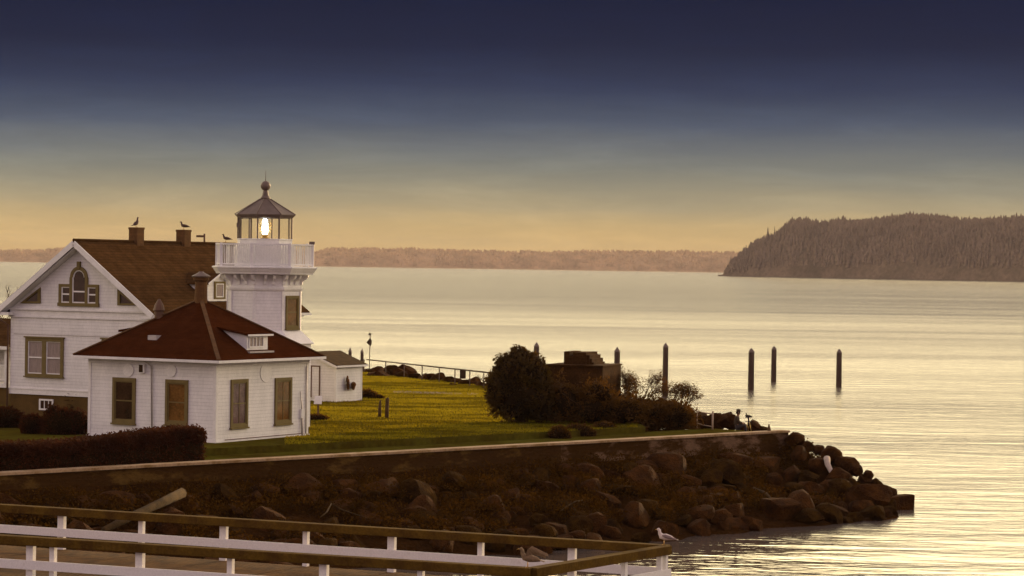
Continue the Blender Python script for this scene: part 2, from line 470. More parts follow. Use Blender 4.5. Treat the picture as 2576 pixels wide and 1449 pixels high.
# ------------------------------------------------------------------ water
def water_material():
    m = bpy.data.materials.new('sea_water'); m.use_nodes = True
    t = m.node_tree; N = t.nodes.new; K = t.links.new
    p = t.nodes['Principled BSDF']
    p.inputs['Base Color'].default_value = (0.11, 0.085, 0.07, 1)
    p.inputs['IOR'].default_value = 1.36
    geo = N('ShaderNodeNewGeometry')

    def noise_(scale, sc3, det=4.0, rot=0.0, dist=0.0):
        mp_ = N('ShaderNodeMapping'); mp_.inputs['Scale'].default_value = sc3; mp_.inputs['Rotation'].default_value = (0, 0, rot)
        K(geo.outputs['Position'], mp_.inputs[0])
        n = N('ShaderNodeTexNoise'); n.inputs['Scale'].default_value = scale; n.inputs['Detail'].default_value = det
        n.inputs['Distortion'].default_value = dist
        K(mp_.outputs[0], n.inputs['Vector'])
        return n.outputs['Fac']

    def mul(a, b):
        n = N('ShaderNodeMath'); n.operation = 'MULTIPLY'
        for i, v in enumerate((a, b)):
            if isinstance(v, (int, float)): n.inputs[i].default_value = v
            else: K(v, n.inputs[i])
        return n.outputs[0]

    def add(a, b):
        n = N('ShaderNodeMath'); n.operation = 'ADD'; K(a, n.inputs[0]); K(b, n.inputs[1]); return n.outputs[0]

    # swell, wavelets and ripples (heights in metres)
    h = mul(noise_(0.06, (0.5, 1.0, 1), 2.0, R(4)), 0.25)
    h = add(h, mul(noise_(0.35, (0.45, 1.2, 1), 3.0, R(-3), 0.3), 0.15))
    h = add(h, mul(noise_(1.5, (0.55, 1.1, 1), 3.0, R(6), 0.4), 0.05))
    # calmer and rougher belts on the surface
    belt = noise_(0.012, (0.25, 2.2, 1), 5.0, R(-2))
    mrb = N('ShaderNodeMapRange'); mrb.inputs[1].default_value = 0.40; mrb.inputs[2].default_value = 0.62; mrb.inputs[3].default_value = 0.52; mrb.inputs[4].default_value = 0.74
    K(belt, mrb.inputs[0])
    bp = N('ShaderNodeBump'); bp.inputs['Distance'].default_value = 1.0
    # sheltered water in the lee of the point, between the bank and the pier
    sp_ = N('ShaderNodeSeparateXYZ'); K(geo.outputs['Position'], sp_.inputs[0])
    lx = N('ShaderNodeMapRange'); lx.interpolation_type = 'SMOOTHSTEP'; lx.inputs[1].default_value = 18.0; lx.inputs[2].default_value = 7.0; K(sp_.outputs['X'], lx.inputs[0])
    ly = N('ShaderNodeMapRange'); ly.interpolation_type = 'SMOOTHSTEP'; ly.inputs[1].default_value = 124.0; ly.inputs[2].default_value = 112.0; K(sp_.outputs['Y'], ly.inputs[0])
    lee = mul(lx.outputs[0], ly.outputs[0])
    lk = N('ShaderNodeMapRange'); lk.inputs[3].default_value = 1.0; lk.inputs[4].default_value = 0.55; K(lee, lk.inputs[0])
    # the open water farther out lies smoother under the evening calm
    br = N('ShaderNodeMapRange'); br.interpolation_type = 'SMOOTHSTEP'; br.inputs[1].default_value = 240.0; br.inputs[2].default_value = 900.0; K(sp_.outputs['Y'], br.inputs[0])
    bk = N('ShaderNodeMapRange'); bk.inputs[3].default_value = 1.0; bk.inputs[4].default_value = 0.5; K(br.outputs[0], bk.inputs[0])
    K(mul(mul(mrb.outputs[0], lk.outputs[0]), bk.outputs[0]), bp.inputs['Strength']); K(h, bp.inputs['Height'])
    K(bp.outputs[0], p.inputs['Normal'])
    mrr = N('ShaderNodeMapRange'); mrr.inputs[1].default_value = 0.40; mrr.inputs[2].default_value = 0.62; mrr.inputs[3].default_value = 0.165; mrr.inputs[4].default_value = 0.20
    K(belt, mrr.inputs[0])
    lr_ = N('ShaderNodeMapRange'); lr_.inputs[3].default_value = 1.0; lr_.inputs[4].default_value = 0.12; K(lee, lr_.inputs[0])
    rk = N('ShaderNodeMapRange'); rk.inputs[3].default_value = 1.0; rk.inputs[4].default_value = 0.72; K(br.outputs[0], rk.inputs[0])
    K(mul(mul(mrr.outputs[0], lr_.outputs[0]), rk.outputs[0]), p.inputs['Roughness'])
    return m


MT.sea_water = water_material()
w = MB()
w.add([(-9000, -600, 0), (9000, -600, 0), (9000, 13000, 0), (-9000, 13000, 0)], [(0, 1, 2, 3)])
tag(w.build('water', MT.sea_water), kind='structure')
w = MB()
w.add([(-9000, -600, -2.5), (9000, -600, -2.5), (9000, 13000, -2.5), (-9000, 13000, -2.5)], [(0, 1, 2, 3)])
tag(w.build('seabed', MT.bank_soil), kind='structure')

# ------------------------------------------------------------------ land
ZL, ZS = 3.40, 3.12
WA = gp(0, 1190, 3.25); WB = gp(1985, 1083, 3.25)
WD = (WB - WA).normalized(); WN = Vector((WD.y, -WD.x, 0)).normalized()   # WN points to the water (towards the camera)
WFAR = WA - WD * 60
TIP = gp(2285, 1283, 0.0)
shore = [gp(1560, 1035, 3.4), gp(1400, 1005, 3.4), gp(1235, 972, 3.4), gp(1060, 955, 3.4), gp(925, 938, 3.4)]
S4 = shore[-1]
land = [WFAR, WB, WB + Vector((-2.0, 3.5, 0))] + shore + [S4 + Vector((-14, 22, 0)), Vector((-140, 230, 0)), Vector((-160, 60, 0))]
land = [Vector((p.x, p.y)) for p in land]


def seg_d(p, a, b):
    ab = b - a; t = max(0, min(1, (p - a).dot(ab) / ab.dot(ab)))
    return (p - a - ab * t).length, t


def inside(p, poly):
    c = False; n = len(poly)
    for i in range(n):
        a, b = poly[i], poly[(i + 1) % n]
        if (a.y > p.y) != (b.y > p.y) and p.x < (b.x - a.x) * (p.y - a.y) / (b.y - a.y) + a.x:
            c = not c
    return c


WB2 = Vector((WB.x, WB.y)); WF2 = Vector((WFAR.x, WFAR.y)); T2 = Vector((TIP.x, TIP.y))


def height(x, y, rough=True):
    p = Vector((x, y))
    if inside(p, land):
        return 2.7
    dwall, t = seg_d(p, WF2, WB2)
    h = 2.15 - dwall * 0.235
    sb = (p - WB2).dot(Vector((WD.x, WD.y)))
    if sb > -3.2: h -= (sb + 3.2) * 0.55
    # back shore, steeper
    db = min(seg_d(p, land[i], land[(i + 1) % len(land)])[0] for i in range(1, len(land) - 1))
    h = max(h, 2.9 - db * (0.62 if p.x < 6 else 1.5))
    dr, tr = seg_d(p, WB2, T2)
    h = max(h, 2.9 * (1 - tr) - 0.6 * tr - dr * 0.6)
    if rough:
        h += 0.3 * (noise.noise(Vector((x * 0.5, y * 0.5, 0))) + 0.5 * noise.noise(Vector((x * 1.3, y * 1.3, 5))))
    return max(h, -1.6)


def grid_mesh(name, x0, x1, y0, y1, st, mt):
    nx = int((x1 - x0) / st) + 1; ny = int((y1 - y0) / st) + 1
    m = MB(); vs = []; fs = []
    for j in range(ny):
        for i in range(nx):
            x = x0 + i * st; y = y0 + j * st
            vs.append((x, y, height(x, y)))
    for j in range(ny - 1):
        for i in range(nx - 1):
            a = j * nx + i
            fs.append((a, a + 1, a + nx + 1, a + nx))
    m.add(vs, fs, True)
    return m.build(name, mt, fix=False)


tag(grid_mesh('shore_bank', -52, 32, 40, 232, 0.9, MT.bank_soil), kind='structure')


def line_off(d):
    return (WFAR - WN * d, WB - WN * d)


# verge between the seawall and the lawn step
STEP = 3.9
a0, a1 = line_off(0.42); b0, b1 = line_off(STEP + 0.02)
m = MB()
m.add([(a0.x, a0.y, ZS), (a1.x - 0.1, a1.y - 0.1, ZS), (b1.x - 0.8, b1.y, ZS), (b0.x, b0.y, ZS)], [(0, 1, 2, 3)])
tag(m.build('verge', MT.lawn_soil), kind='structure')
s0, s1 = line_off(STEP)
s1 = s0 + (s1 - s0) * (1 - 6.0 / (s1 - s0).length)
lp = [s0, s1] + shore + [S4 + Vector((-14, 22, 0)), Vector((-140, 230, 0)), Vector((-160, 60, 0))]
m = MB(); k = len(lp)
vs = [(p.x, p.y, ZL) for p in lp] + [(p.x, p.y, ZL - 0.8) for p in lp]
m.add(vs, [tuple(range(k))] + [(i, i + k, (i + 1) % k + k, (i + 1) % k) for i in range(k)])
tag(m.build('lawn', MT.lawn_soil), kind='structure')
# concrete path crossing the lawn
m = MB()
q = [gp(992, 988, ZL + 0.01), gp(1200, 993, ZL + 0.01), gp(1205, 988.5, ZL + 0.01), gp(985, 982.5, ZL + 0.01)]
m.add([(p.x, p.y, ZL + 0.008) for p in q], [(0, 1, 2, 3)])
tag(m.build('path', MT.path_concrete), kind='structure')

# seawall
sw = empty('seawall', (0, 0, 0), 0, 'long mossy concrete seawall with a pale coping edge along the lawn', 'wall')
m = MB(); mid0 = WFAR - WN * 0.25; mid1 = WB - WN * 0.25
nseg = 60
for i in range(nseg):
    p = mid0.lerp(mid1, i / nseg); q = mid0.lerp(mid1, (i + 1) / nseg)
    if i == 0: wv = []
    o_ = 0.03 * noise.noise(Vector((i * 0.7, 0, 0)))
    wv.append((p, o_))
wv.append((mid1, 0))
split_i = min(range(len(wv)), key=lambda i: abs(proj((wv[i][0].x, wv[i][0].y, 2.5))[0] - 1400))
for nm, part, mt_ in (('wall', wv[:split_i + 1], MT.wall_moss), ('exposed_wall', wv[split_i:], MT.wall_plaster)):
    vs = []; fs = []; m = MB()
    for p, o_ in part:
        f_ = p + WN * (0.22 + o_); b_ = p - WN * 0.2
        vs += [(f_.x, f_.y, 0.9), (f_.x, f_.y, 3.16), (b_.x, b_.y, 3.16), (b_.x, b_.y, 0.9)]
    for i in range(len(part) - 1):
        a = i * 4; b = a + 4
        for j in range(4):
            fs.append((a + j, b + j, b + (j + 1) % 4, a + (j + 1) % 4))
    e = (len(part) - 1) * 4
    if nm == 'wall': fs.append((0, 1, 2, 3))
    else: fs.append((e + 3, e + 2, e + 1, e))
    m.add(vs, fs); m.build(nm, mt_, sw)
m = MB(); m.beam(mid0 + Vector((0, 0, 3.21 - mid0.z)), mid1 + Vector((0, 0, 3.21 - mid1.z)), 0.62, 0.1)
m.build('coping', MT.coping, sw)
m = MB()      # broken ledge at the foot of the wall, towards its right end
for xa, xb, yy in ((1560, 1700, 1154), (1715, 1800, 1150), (1470, 1500, 1164), (1640, 1665, 1122), (1690, 1760, 1120)):
    p = line_at(xa, mid0, mid1); q = line_at(xb, mid0, mid1)
    zc = z_at(xa, yy, p)
    m.beam(Vector((p.x, p.y, zc)) + WN * 0.3, Vector((q.x, q.y, zc)) + WN * 0.3, 0.2, 0.07)
m.build('ledge', MT.coping, sw)


# ------------------------------------------------------------------ rocks
def boulder_mesh(name, seed, mt, sub=3):
    bm = bmesh.new(); bmesh.ops.create_icosphere(bm, subdivisions=sub, radius=1.0)
    rs = random.Random(seed)
    planes = []
    for _ in range(17):
        d = Vector((rs.gauss(0, 1), rs.gauss(0, 1), rs.gauss(0, 1))).normalized()
        planes.append((d, rs.uniform(0.5, 0.88)))
    for v in bm.verts:
        co = v.co.copy()
        for d, h in planes:
            k = co.dot(d)
            if k > h:
                co -= d * (k - h) * 0.9
        co += co.normalized() * 0.07 * noise.noise(co * 2.1 + Vector((seed, 0, 0))) + co.normalized() * 0.04 * noise.noise(co * 6 + Vector((seed, 3, 0)))
        co.z *= 0.72
        v.co = co
    me = bpy.data.meshes.new(name); bm.to_mesh(me); bm.free()
    me.materials.append(mt)
    for pl_ in me.polygons: pl_.use_smooth = False
    return me


BM = [boulder_mesh('boulder', i, (MT.rock, MT.rock_moss)[i % 3 == 1]) for i in range(9)]


def boulder(loc, s, label, group=None, cat='boulder', idx=None, rot=None, flat=1.0):
    o = bpy.data.objects.new('boulder', random.choice(BM) if idx is None else BM[idx])
    o.location = loc
    o.scale = (s * random.uniform(0.85, 1.3), s * random.uniform(0.85, 1.2), s * flat * random.uniform(0.8, 1.15))
    o.rotation_euler = rot or (random.uniform(-0.4, 0.4), random.uniform(-0.4, 0.4), random.uniform(0, 6.28))
    C.objects.link(o)
    return tag(o, label, cat, group)


cnt = 0
Lw = (WB - WA).length
tries = 0
placed = []
while cnt < 225 and tries < 6000:
    tries += 1
    s_ = random.uniform(-4, Lw + 3); d_ = random.uniform(0.9, 9.6)
    p = WA + WD * s_ + WN * d_
    px_, py_ = proj((p.x, p.y, 1.0))
    if px_ < -40 or px_ > 2255: continue
    rr = random.uniform(0.38, 0.72) * (1.0 + 0.8 * random.random() ** 3)
    if any((p.x - q[0]) ** 2 + (p.y - q[1]) ** 2 < (0.52 * (rr + q[2])) ** 2 for q in placed): continue
    placed.append((p.x, p.y, rr))
    zc = height(p.x, p.y)
    if zc < -0.6: continue
    zone = 'under the seawall' if d_ < 3 else ('half way down the bank' if d_ < 6.2 else 'at the waterline')
    side = ('below the long hedge' if px_ < 350 else ('below the square building' if px_ < 780 else ('below the sunlit lawn' if px_ < 1230 else ('below the big round bush' if px_ < 1400 else ('below the brick ruin' if px_ < 1560 else ('below the airy shrubs' if px_ < 1780 else 'below the seated person'))))))
    big = 'large' if rr > .78 else ('small' if rr < .48 else 'middling')
    boulder((p.x, p.y, zc + rr * 0.2), rr, f'{big} dark boulder {zone}, {side}', 'riprap boulders on the near bank')
    cnt += 1
# ridge of rocks from the wall end out to the tip
sil = [(2003, 1100, 0.62), (2033, 1118, 0.5), (2060, 1122, 0.42), (2092, 1138, 0.6), (2128, 1158, 0.62), (2152, 1172, 0.45), (2182, 1186, 0.36), (2176, 1201, 0.5), (2205, 1214, 0.42),
       (2234, 1236, 0.5), (2216, 1240, 0.5), (2010, 1136, 0.6), (2060, 1160, 0.62), (2105, 1190, 0.62), (2150, 1216, 0.62), (2185, 1236, 0.55), (2035, 1192, 0.62), (2090, 1222, 0.62),
       (2140, 1250, 0.6), (2190, 1266, 0.55), (2235, 1262, 0.5), (2000, 1225, 0.62), (2050, 1255, 0.6), (2110, 1272, 0.55), (2160, 1282, 0.5)]
for i, (x_, y_, r_) in enumerate(sil):
    # depth: on the ridge line for the silhouette rocks, nearer for the lower ones
    p = line_at(min(x_, 2290), WB, Vector((TIP.x, TIP.y, 0)))
    Y = p.y - (0 if i < 11 else (y_ - (1085 + (x_ - 1985) * 0.53)) * 0.055)
    p = at(x_, y_ + 8, Y)
    boulder(p, r_, ('skyline boulder on the outer ridge of the rocky point, ' if i < 11 else 'boulder on the inner side of the rocky point, ') + ('next to the wall end' if x_ < 2070 else ('half way to the tip' if x_ < 2160 else 'close to the tip')), 'boulders heaped on the rocky point')
pt_ = at(2251, 1266, TIP.y + 0.3)
m = MB(); rsx = random.Random(3)
vv = [(-0.95, -0.5, -0.45), (0.8, -0.45, -0.4), (0.75, 0.5, -0.45), (-0.9, 0.5, -0.45), (-0.9, -0.4, 0.28), (0.86, -0.42, 0.42), (0.8, 0.4, 0.4), (-0.8, 0.42, 0.3)]
m.add(vv, [(0, 3, 2, 1), (4, 5, 6, 7), (0, 1, 5, 4), (1, 2, 6, 5), (2, 3, 7, 6), (3, 0, 4, 7)])
o = m.build('boulder', MT.rock); o.location = pt_; o.rotation_euler = (0.0, -0.02, 0.3)
bv = o.modifiers.new('bevel', 'BEVEL'); bv.width = 0.09; bv.segments = 2
tag(o, 'square-cut block of stone at the very tip of the rocky point', 'boulder')
# rocks along the back of the lawn
for x_, y_, r_ in ((926, 936, .5), (948, 934, .62), (968, 936, .4), (985, 930, .75), (1004, 936, .6), (1022, 934, .85), (1040, 944, .5), (1064, 950, .55), (1085, 950, .55), (1106, 953, .62), (1128, 958, .5),
                   (1148, 962, .55), (1168, 966, .5), (1188, 962, .75), (1208, 970, .55), (1226, 972, .6), (1246, 975, .6), (935, 944, .6), (960, 945, .65), (1012, 947, .6), (1090, 958, .45), (1140, 968, .4)):
    p = gp(x_, y_ + 10, 3.2)
    boulder((p.x, p.y + 1.0, 3.35), r_, 'low dark boulder under the pipe fence, ' + ('by the pennant pole' if x_ < 1000 else ('in the middle of the row' if x_ < 1110 else 'towards the big bush')), 'boulders edging the far side of the lawn')
p = at(958, 934, 178); 
for x_, y_, r_ in ((1545, 1010, .9), (1580, 1016, .8), (1618, 1022, .9), (1655, 1028, .85), (1692, 1034, .8), (1725, 1042, .7), (1760, 1050, .75), (1800, 1054, .62), (1825, 1052, .7),
                   (1838, 1056, .6), (1900, 1068, .62), (1915, 1078, .5), (1876, 1078, .5), (1780, 1068, .6), (1740, 1062, .6), (1700, 1055, .8), (1650, 1050, .8), (1600, 1045, .8), (1958, 1086, .35)):
    t = (x_ - 1545) / 413
    boulder(at(x_, y_ + 6, 131.5 - 4.0 * t), r_, 'rounded brown boulder ' + ('among the scrub right of the ruin' if x_ < 1740 else ('by the pale pipe railing' if x_ < 1830 else 'close to the seated person and the tripod')), 'boulders behind the right end of the seawall')

# driftwood and sticks
def stick(name, pts, rad, mt, label, cat='driftwood'):
    m = MB(); m.tube(pts, rad, 8)
    return tag(m.build(name, mt), label, cat)


def bank_pt(px, py, lift=0.25):
    """point on the bank surface seen at px,py"""
    d = ray(px, py); t = 80.0
    while t < 140:
        p = CO + d * t
        if p.z < height(p.x, p.y, False) + lift: return p
        t += 0.1
    return p


a = bank_pt(458, 1240, 0.9); b = bank_pt(262, 1334, 0.5)
stick('driftwood_log', [b, b.lerp(a, 0.3) + Vector((0, 0, .03)), b.lerp(a, 0.7), a], [0.13, 0.15, 0.17, 0.2], MT.log_wood, 'thick weathered log slanting up the dark bank behind the railing', 'log')
ps = [bank_pt(2080, 1152, .6), bank_pt(2082, 1168, .6), bank_pt(2092, 1188, .6), bank_pt(2100, 1197, .55)]
for i in range(4): ps[i] = ps[i] + (CO - ps[i]).normalized() * 1.6
stick('driftwood', ps, [0.16, 0.14, 0.11, 0.05], MT.pale_stick, 'pale bleached tree stump standing on the rocky point')
ps = [bank_pt(806, 1301, .45), bank_pt(822, 1288, .5), bank_pt(834, 1268, .6), bank_pt(860, 1282, .55), bank_pt(892, 1293, .5), bank_pt(925, 1304, .5)]
stick('driftwood', ps, [0.02, 0.035, 0.04, 0.03, 0.025, 0.015], MT.log_wood, 'thin crooked branch lying on the bank above the railing')
stick('driftwood', [bank_pt(1895, 1062 + 165, .5), bank_pt(1925, 1240, .5), bank_pt(1948, 1262, .5)], [0.05, 0.07, 0.03], MT.log_wood, 'short brown branch lying on the bank left of the bleached stump')
stick('driftwood', [bank_pt(1410, 1285, .4), bank_pt(1445, 1262, .5), bank_pt(1470, 1258, .5)], [0.03, 0.035, 0.02], MT.log_wood, 'bent twig lying on the dark bank above the gull on the railing')


# ------------------------------------------------------------------ foliage
def leaves(P, size, up=0.3, aspect=0.5, seed=0):
    """P: (n,3) positions -> verts, quads of small leaf faces"""
    g = np.random.default_rng(seed); n = len(P)
    a = g.normal(size=(n, 3)); a /= np.linalg.norm(a, axis=1)[:, None]
    b = g.normal(size=(n, 3)); b -= (a * b).sum(1)[:, None] * a; b /= np.linalg.norm(b, axis=1)[:, None]
    s = size * g.uniform(0.6, 1.4, size=(n, 1))
    a = a * s; b = b * s * aspect
    V = np.stack([P - a, P + b, P + a, P - b], axis=1).reshape(-1, 3)
    F = np.arange(4 * n).reshape(n, 4)
    return V, F


def np_mesh(name, V, F, mt, parent=None):
    me = bpy.data.meshes.new(name)
    k = F.shape[1]
    me.vertices.add(len(V)); me.vertices.foreach_set('co', np.asarray(V, dtype=np.float32).ravel())
    me.loops.add(F.size); me.loops.foreach_set('vertex_index', F.astype(np.int32).ravel())
    me.polygons.add(len(F)); me.polygons.foreach_set('loop_start', np.arange(0, F.size, k, dtype=np.int32))
    me.update(calc_edges=True)
    me.materials.append(mt)
    o = bpy.data.objects.new(name, me); C.objects.link(o)
    if parent is not None: o.parent = parent
    return o


def blob_points(n, blobs, seed, shell=0.55, rag=0.0):
    """points in a union of ellipsoids (cx,cy,cz,rx,ry,rz), denser near the outside"""
    g = np.random.default_rng(seed); out = []
    wts = np.array([b[3] * b[4] + b[3] * b[5] for b in blobs]); wts = wts / wts.sum()
    for b, w_ in zip(blobs, wts):
        k = int(n * w_)
        d = g.normal(size=(k, 3)); d /= np.linalg.norm(d, axis=1)[:, None]
        r = shell + (1.06 - shell) * g.random((k, 1)) ** 0.6
        if rag > 0:
            r = r * np.array([[1 + rag * noise.noise(Vector(tuple(q * 2.3)) + Vector((b[0] * 3, seed, 0))) * 1.6] for q in d])
        out.append(np.array(b[:3]) + d * r * np.array(b[3:]))
    return np.concatenate(out)


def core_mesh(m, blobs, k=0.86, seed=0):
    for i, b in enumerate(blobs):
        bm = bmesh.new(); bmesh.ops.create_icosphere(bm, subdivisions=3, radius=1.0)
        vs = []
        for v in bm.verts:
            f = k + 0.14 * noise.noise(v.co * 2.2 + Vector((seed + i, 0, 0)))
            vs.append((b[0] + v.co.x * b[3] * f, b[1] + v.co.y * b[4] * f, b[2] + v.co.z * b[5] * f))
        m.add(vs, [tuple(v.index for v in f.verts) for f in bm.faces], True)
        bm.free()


def bush(name, loc, blobs, n, size, leafmat, label, cat='bush', seed=1, shell=0.7, core=0.86, group=None, twigs=0, rag=0.12):
    r = empty(name, loc, 0, label, cat, group)
    m = MB(); core_mesh(m, blobs, core, seed)
    V, F = leaves(blob_points(n, blobs, seed, shell, rag), size, seed=seed)
    if core > 0:
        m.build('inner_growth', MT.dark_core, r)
    np_mesh('foliage', V, F, leafmat, r)
    m = MB(); rs = random.Random(seed)
    cx = sum(b[0] for b in blobs) / len(blobs); cy = sum(b[1] for b in blobs) / len(blobs)
    for i in range(max(3, twigs)):
        b = rs.choice(blobs); ang = rs.uniform(0, 6.28); el = rs.uniform(0.3, 1.35)
        d = Vector((math.cos(ang) * math.cos(el) * b[3], math.sin(ang) * math.cos(el) * b[4], math.sin(el) * b[5]))
        e_ = Vector(b[:3]) + d * rs.uniform(0.95, 1.12); s_ = Vector((cx + rs.uniform(-.2, .2), cy, 0))
        mid = s_.lerp(e_, 0.5) + Vector((rs.uniform(-.1, .1), rs.uniform(-.1, .1), .1))
        m.tube([s_, mid, e_], [0.03, 0.018, 0.006], 4)
    m.build('stem', MT.twig, r)
    return r


# hedge in front of the fog signal building
HZ = ZS
hA = gp(-90, 1195, HZ); hB = gp(528, 1160, HZ)
hr = empty('hedge', (0, 0, 0), 0, 'long clipped dark hedge with a rounded end in front of the white buildings', 'hedge')
hd = (hB - hA); hd.z = 0; hl = hd.length; hd.normalize(); hn = Vector((hd.y, -hd.x, 0))
def hedge_top(t):       # t in 0..1 from left to right -> z
    px = -90 + 618 * t
    ys = [(-90, 1105), (60, 1112), (190, 1106), (235, 1100), (300, 1092), (360, 1084), (430, 1076), (500, 1070), (528, 1076), (541, 1095)]
    for i in range(len(ys) - 1):
        if ys[i][0] <= px <= ys[i + 1][0]:
            f = (px - ys[i][0]) / (ys[i + 1][0] - ys[i][0]); y = ys[i][1] * (1 - f) + ys[i + 1][1] * f
            break
    else:
        y = ys[-1][1]
    p = hA.lerp(hB, t)
    return z_at(px, y, p - hn * 0.0)
m = MB(); n_ = 64; vs = []; fs = []
PTS = []
for i in range(n_ + 1):
    t = i / n_; c = hA.lerp(hB, t); zt = hedge_top(t)
    hw = 0.75 if t < 0.96 else 0.75 * math.sqrt(max(0.02, 1 - ((t - 0.96) / 0.045) ** 2))
    ring = []
    for j in range(13):
        a = math.pi * j / 12
        ca, sa = math.cos(a), math.sin(a)
        ex = 0.35
        yy = math.copysign(abs(ca) ** ex, ca) * hw; zz_ = HZ - 0.1 + (zt - HZ) * (abs(sa) ** ex)
        p = c - hn * 0.75 + hn * yy; p.z = zz_
        k_ = 0.07 * noise.noise(p * 1.4) + 0.05 * noise.noise(p * 4)
        ring.append(p); 
        vs.append(tuple(p + (hn * ca + Vector((0, 0, sa))) * (k_ - 0.06)))
for i in range(n_):
    for j in range(12):
        a = i * 13 + j
        fs.append((a, a + 1, a + 14, a + 13))
fs.append(tuple(range(n_ * 13, n_ * 13 + 13))); fs.append(tuple(reversed(range(13))))
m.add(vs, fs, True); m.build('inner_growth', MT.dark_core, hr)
va = np.array(vs); fa = np.array([f for f in fs if len(f) == 4]); nl = 60000
pick = rng.integers(0, len(fa), nl); u_, v_ = rng.random((nl, 1)), rng.random((nl, 1))
A_, B_, C_, D_ = (va[fa[pick, k]] for k in range(4))
P_ = (A_ * (1 - u_) + B_ * u_) * (1 - v_) + (D_ * (1 - u_) + C_ * u_) * v_
P_ = P_ + rng.normal(size=P_.shape) * 0.065
V, F = leaves(P_, 0.055, seed=4)
np_mesh('foliage', V, F, MT.hedge_leaf, hr)

HB = lambda px, py, z=3.3: gp(px, py, z)
bush('yucca', HB(186, 1072, 3.0), [(0, 0, .5, .55, .5, .6)], 900, .09, MT.hedge_leaf, 'spiky dark yucca rising beside the corner of the small white building', 'shrub', seed=21)
yr = C.objects['yucca']
m = MB(); rs = random.Random(5)
for i in range(46):
    a = rs.uniform(0, 6.28); l = rs.uniform(.35, .75); el = rs.uniform(.1, 1.3); z0 = rs.uniform(.9, 1.55)
    d = Vector((math.cos(a) * math.cos(el), math.sin(a) * math.cos(el), math.sin(el)))
    p0 = Vector((0, 0, z0)); m.tube([p0, p0 + d * l * .5, p0 + d * l - Vector((0, 0, .08))], [.03, .022, .004], 4)
m.tube([(0, 0, 0), (0, 0, 1.5)], [.14, .1], 6)
m.build('leaf_blades', MT.hedge_leaf, yr)
bush('ball_shrub', HB(80, 1096, 3.3), [(0, 0, .45, .52, .5, .5)], 2600, .05, MT.hedge_leaf, 'round clipped dark shrub on the grass below the house basement window', 'shrub', seed=22)
bush('shrub', HB(150, 1098, 3.3), [(0, 0, .5, .8, .6, .75), (.7, .3, .5, .6, .6, .7), (-.3, .2, .9, .4, .4, .5)], 3600, .06, MT.hedge_leaf, 'loose dark shrub filling the gap between the two white buildings', 'shrub', seed=23)
bush('shrub', HB(12, 1080, 3.3), [(0, 0, .4, .9, .6, .6)], 2400, .06, MT.hedge_leaf, 'low dark shrub at the left edge below the house corner', 'shrub', seed=24)
bush('climbing_shrub', gp(308, 1096, 3.2) + Vector((0, -.2, 0)), [(0, 0, .2, .5, .3, .25)], 500, .05, MT.scrub_leaf, 'thin bare climber growing above the hedge against the white wall', 'climber', seed=25, twigs=16, core=0.3)

# big bush, ruin and scrub on the right
def P(px, py, Y): return at(px, py, Y)
b0 = gp(1302, 1062, ZL)
Sx = b0.y / FPX
bush('big_bush', b0, [(0, 0, 1.3, 1.4, 1.3, 1.3), (-.15, .1, 2.3, 1.2, 1.1, 1.15), (.75, .2, 2.2, .8, .9, 1.0), (-.8, 0, 1.6, .75, .9, 1.0), (.1, 0, 3.0, .65, .6, .6), (1.1, 0, 1.0, .8, .9, .9)], 15000, .095,
     MT.bush_leaf, 'large dark rounded evergreen bush on the lawn left of the brick ruin', 'bush', seed=31, twigs=60, rag=0.3)
m = MB(); rs = random.Random(8)
for i in range(80):      # upright tufts that break the outline
    a = rs.uniform(0, 6.28); rr = rs.uniform(0, 1.5); z0 = 3.3 - rr * rr * .75
    p0 = Vector((math.cos(a) * rr, math.sin(a) * rr, z0)); d = Vector((math.cos(a) * rs.uniform(.1, .6), 0, 1)).normalized()
    l = rs.uniform(.15, .42); m.tube([p0, p0 + d * l * .5, p0 + d * l], [.05, .06, .01], 5)
tag(m.build('shoots', MT.bush_leaf, C.objects['big_bush']), kind='stuff')

ru = empty('brick_ruin', gp(1500, 1060, ZL), R(-20), 'dark stepped brick ruin rising above the bushes at the end of the lawn', 'ruin')
def RL(px, py, dy=0.0):   # local x,z of ruin from a pixel at plane y=dy
    q_ = Matrix.Rotation(R(20), 3, 'Z') @ (at(px, py, ru.location.y + 1.5) - ru.location)
    return q_.x, q_.z
x0, zt = RL(1383, 919); x1, _ = RL(1539, 926)
m = MB(); m.box(x0, x1, .2, 3.2, -0.3, zt); m.build('wall', MT.ruin_brick, ru)
m = MB()
cols = [(1419, 1436, 883), (1436, 1446, 896), (1446, 1500, 885), (1500, 1507, 898), (1507, 1513, 908), (1513, 1519, 918)]
cols = [(1420, 1436, 884), (1436, 1445, 895), (1445, 1482, 886), (1482, 1491, 893), (1491, 1497, 902), (1497, 1502, 911), (1502, 1509, 920)]
for i, (xa, xb, yt) in enumerate(cols):
    xa_, _ = RL(xa, yt); xb_, z_ = RL(xb, yt)
    m.box(xa_, xb_ - .003, .8 + .02 * i, 2.6 + .02 * i, zt + .002, z_)
m.build('stepped_parapet', MT.ruin_brick, ru)
m = MB(); xa_, _ = RL(1353, 1008); xb_, z_ = RL(1490, 1012)
m.box(xa_, xb_, -1.1, -.75, -.2, z_ - .02); m.build('low_wall', MT.brick, ru)
m = MB(); m.box(x0 - .05, x1 + .05, .12, 3.28, zt + .0, zt + .08)
bm_ = m.build('coping', MT.ruin_brick, ru)

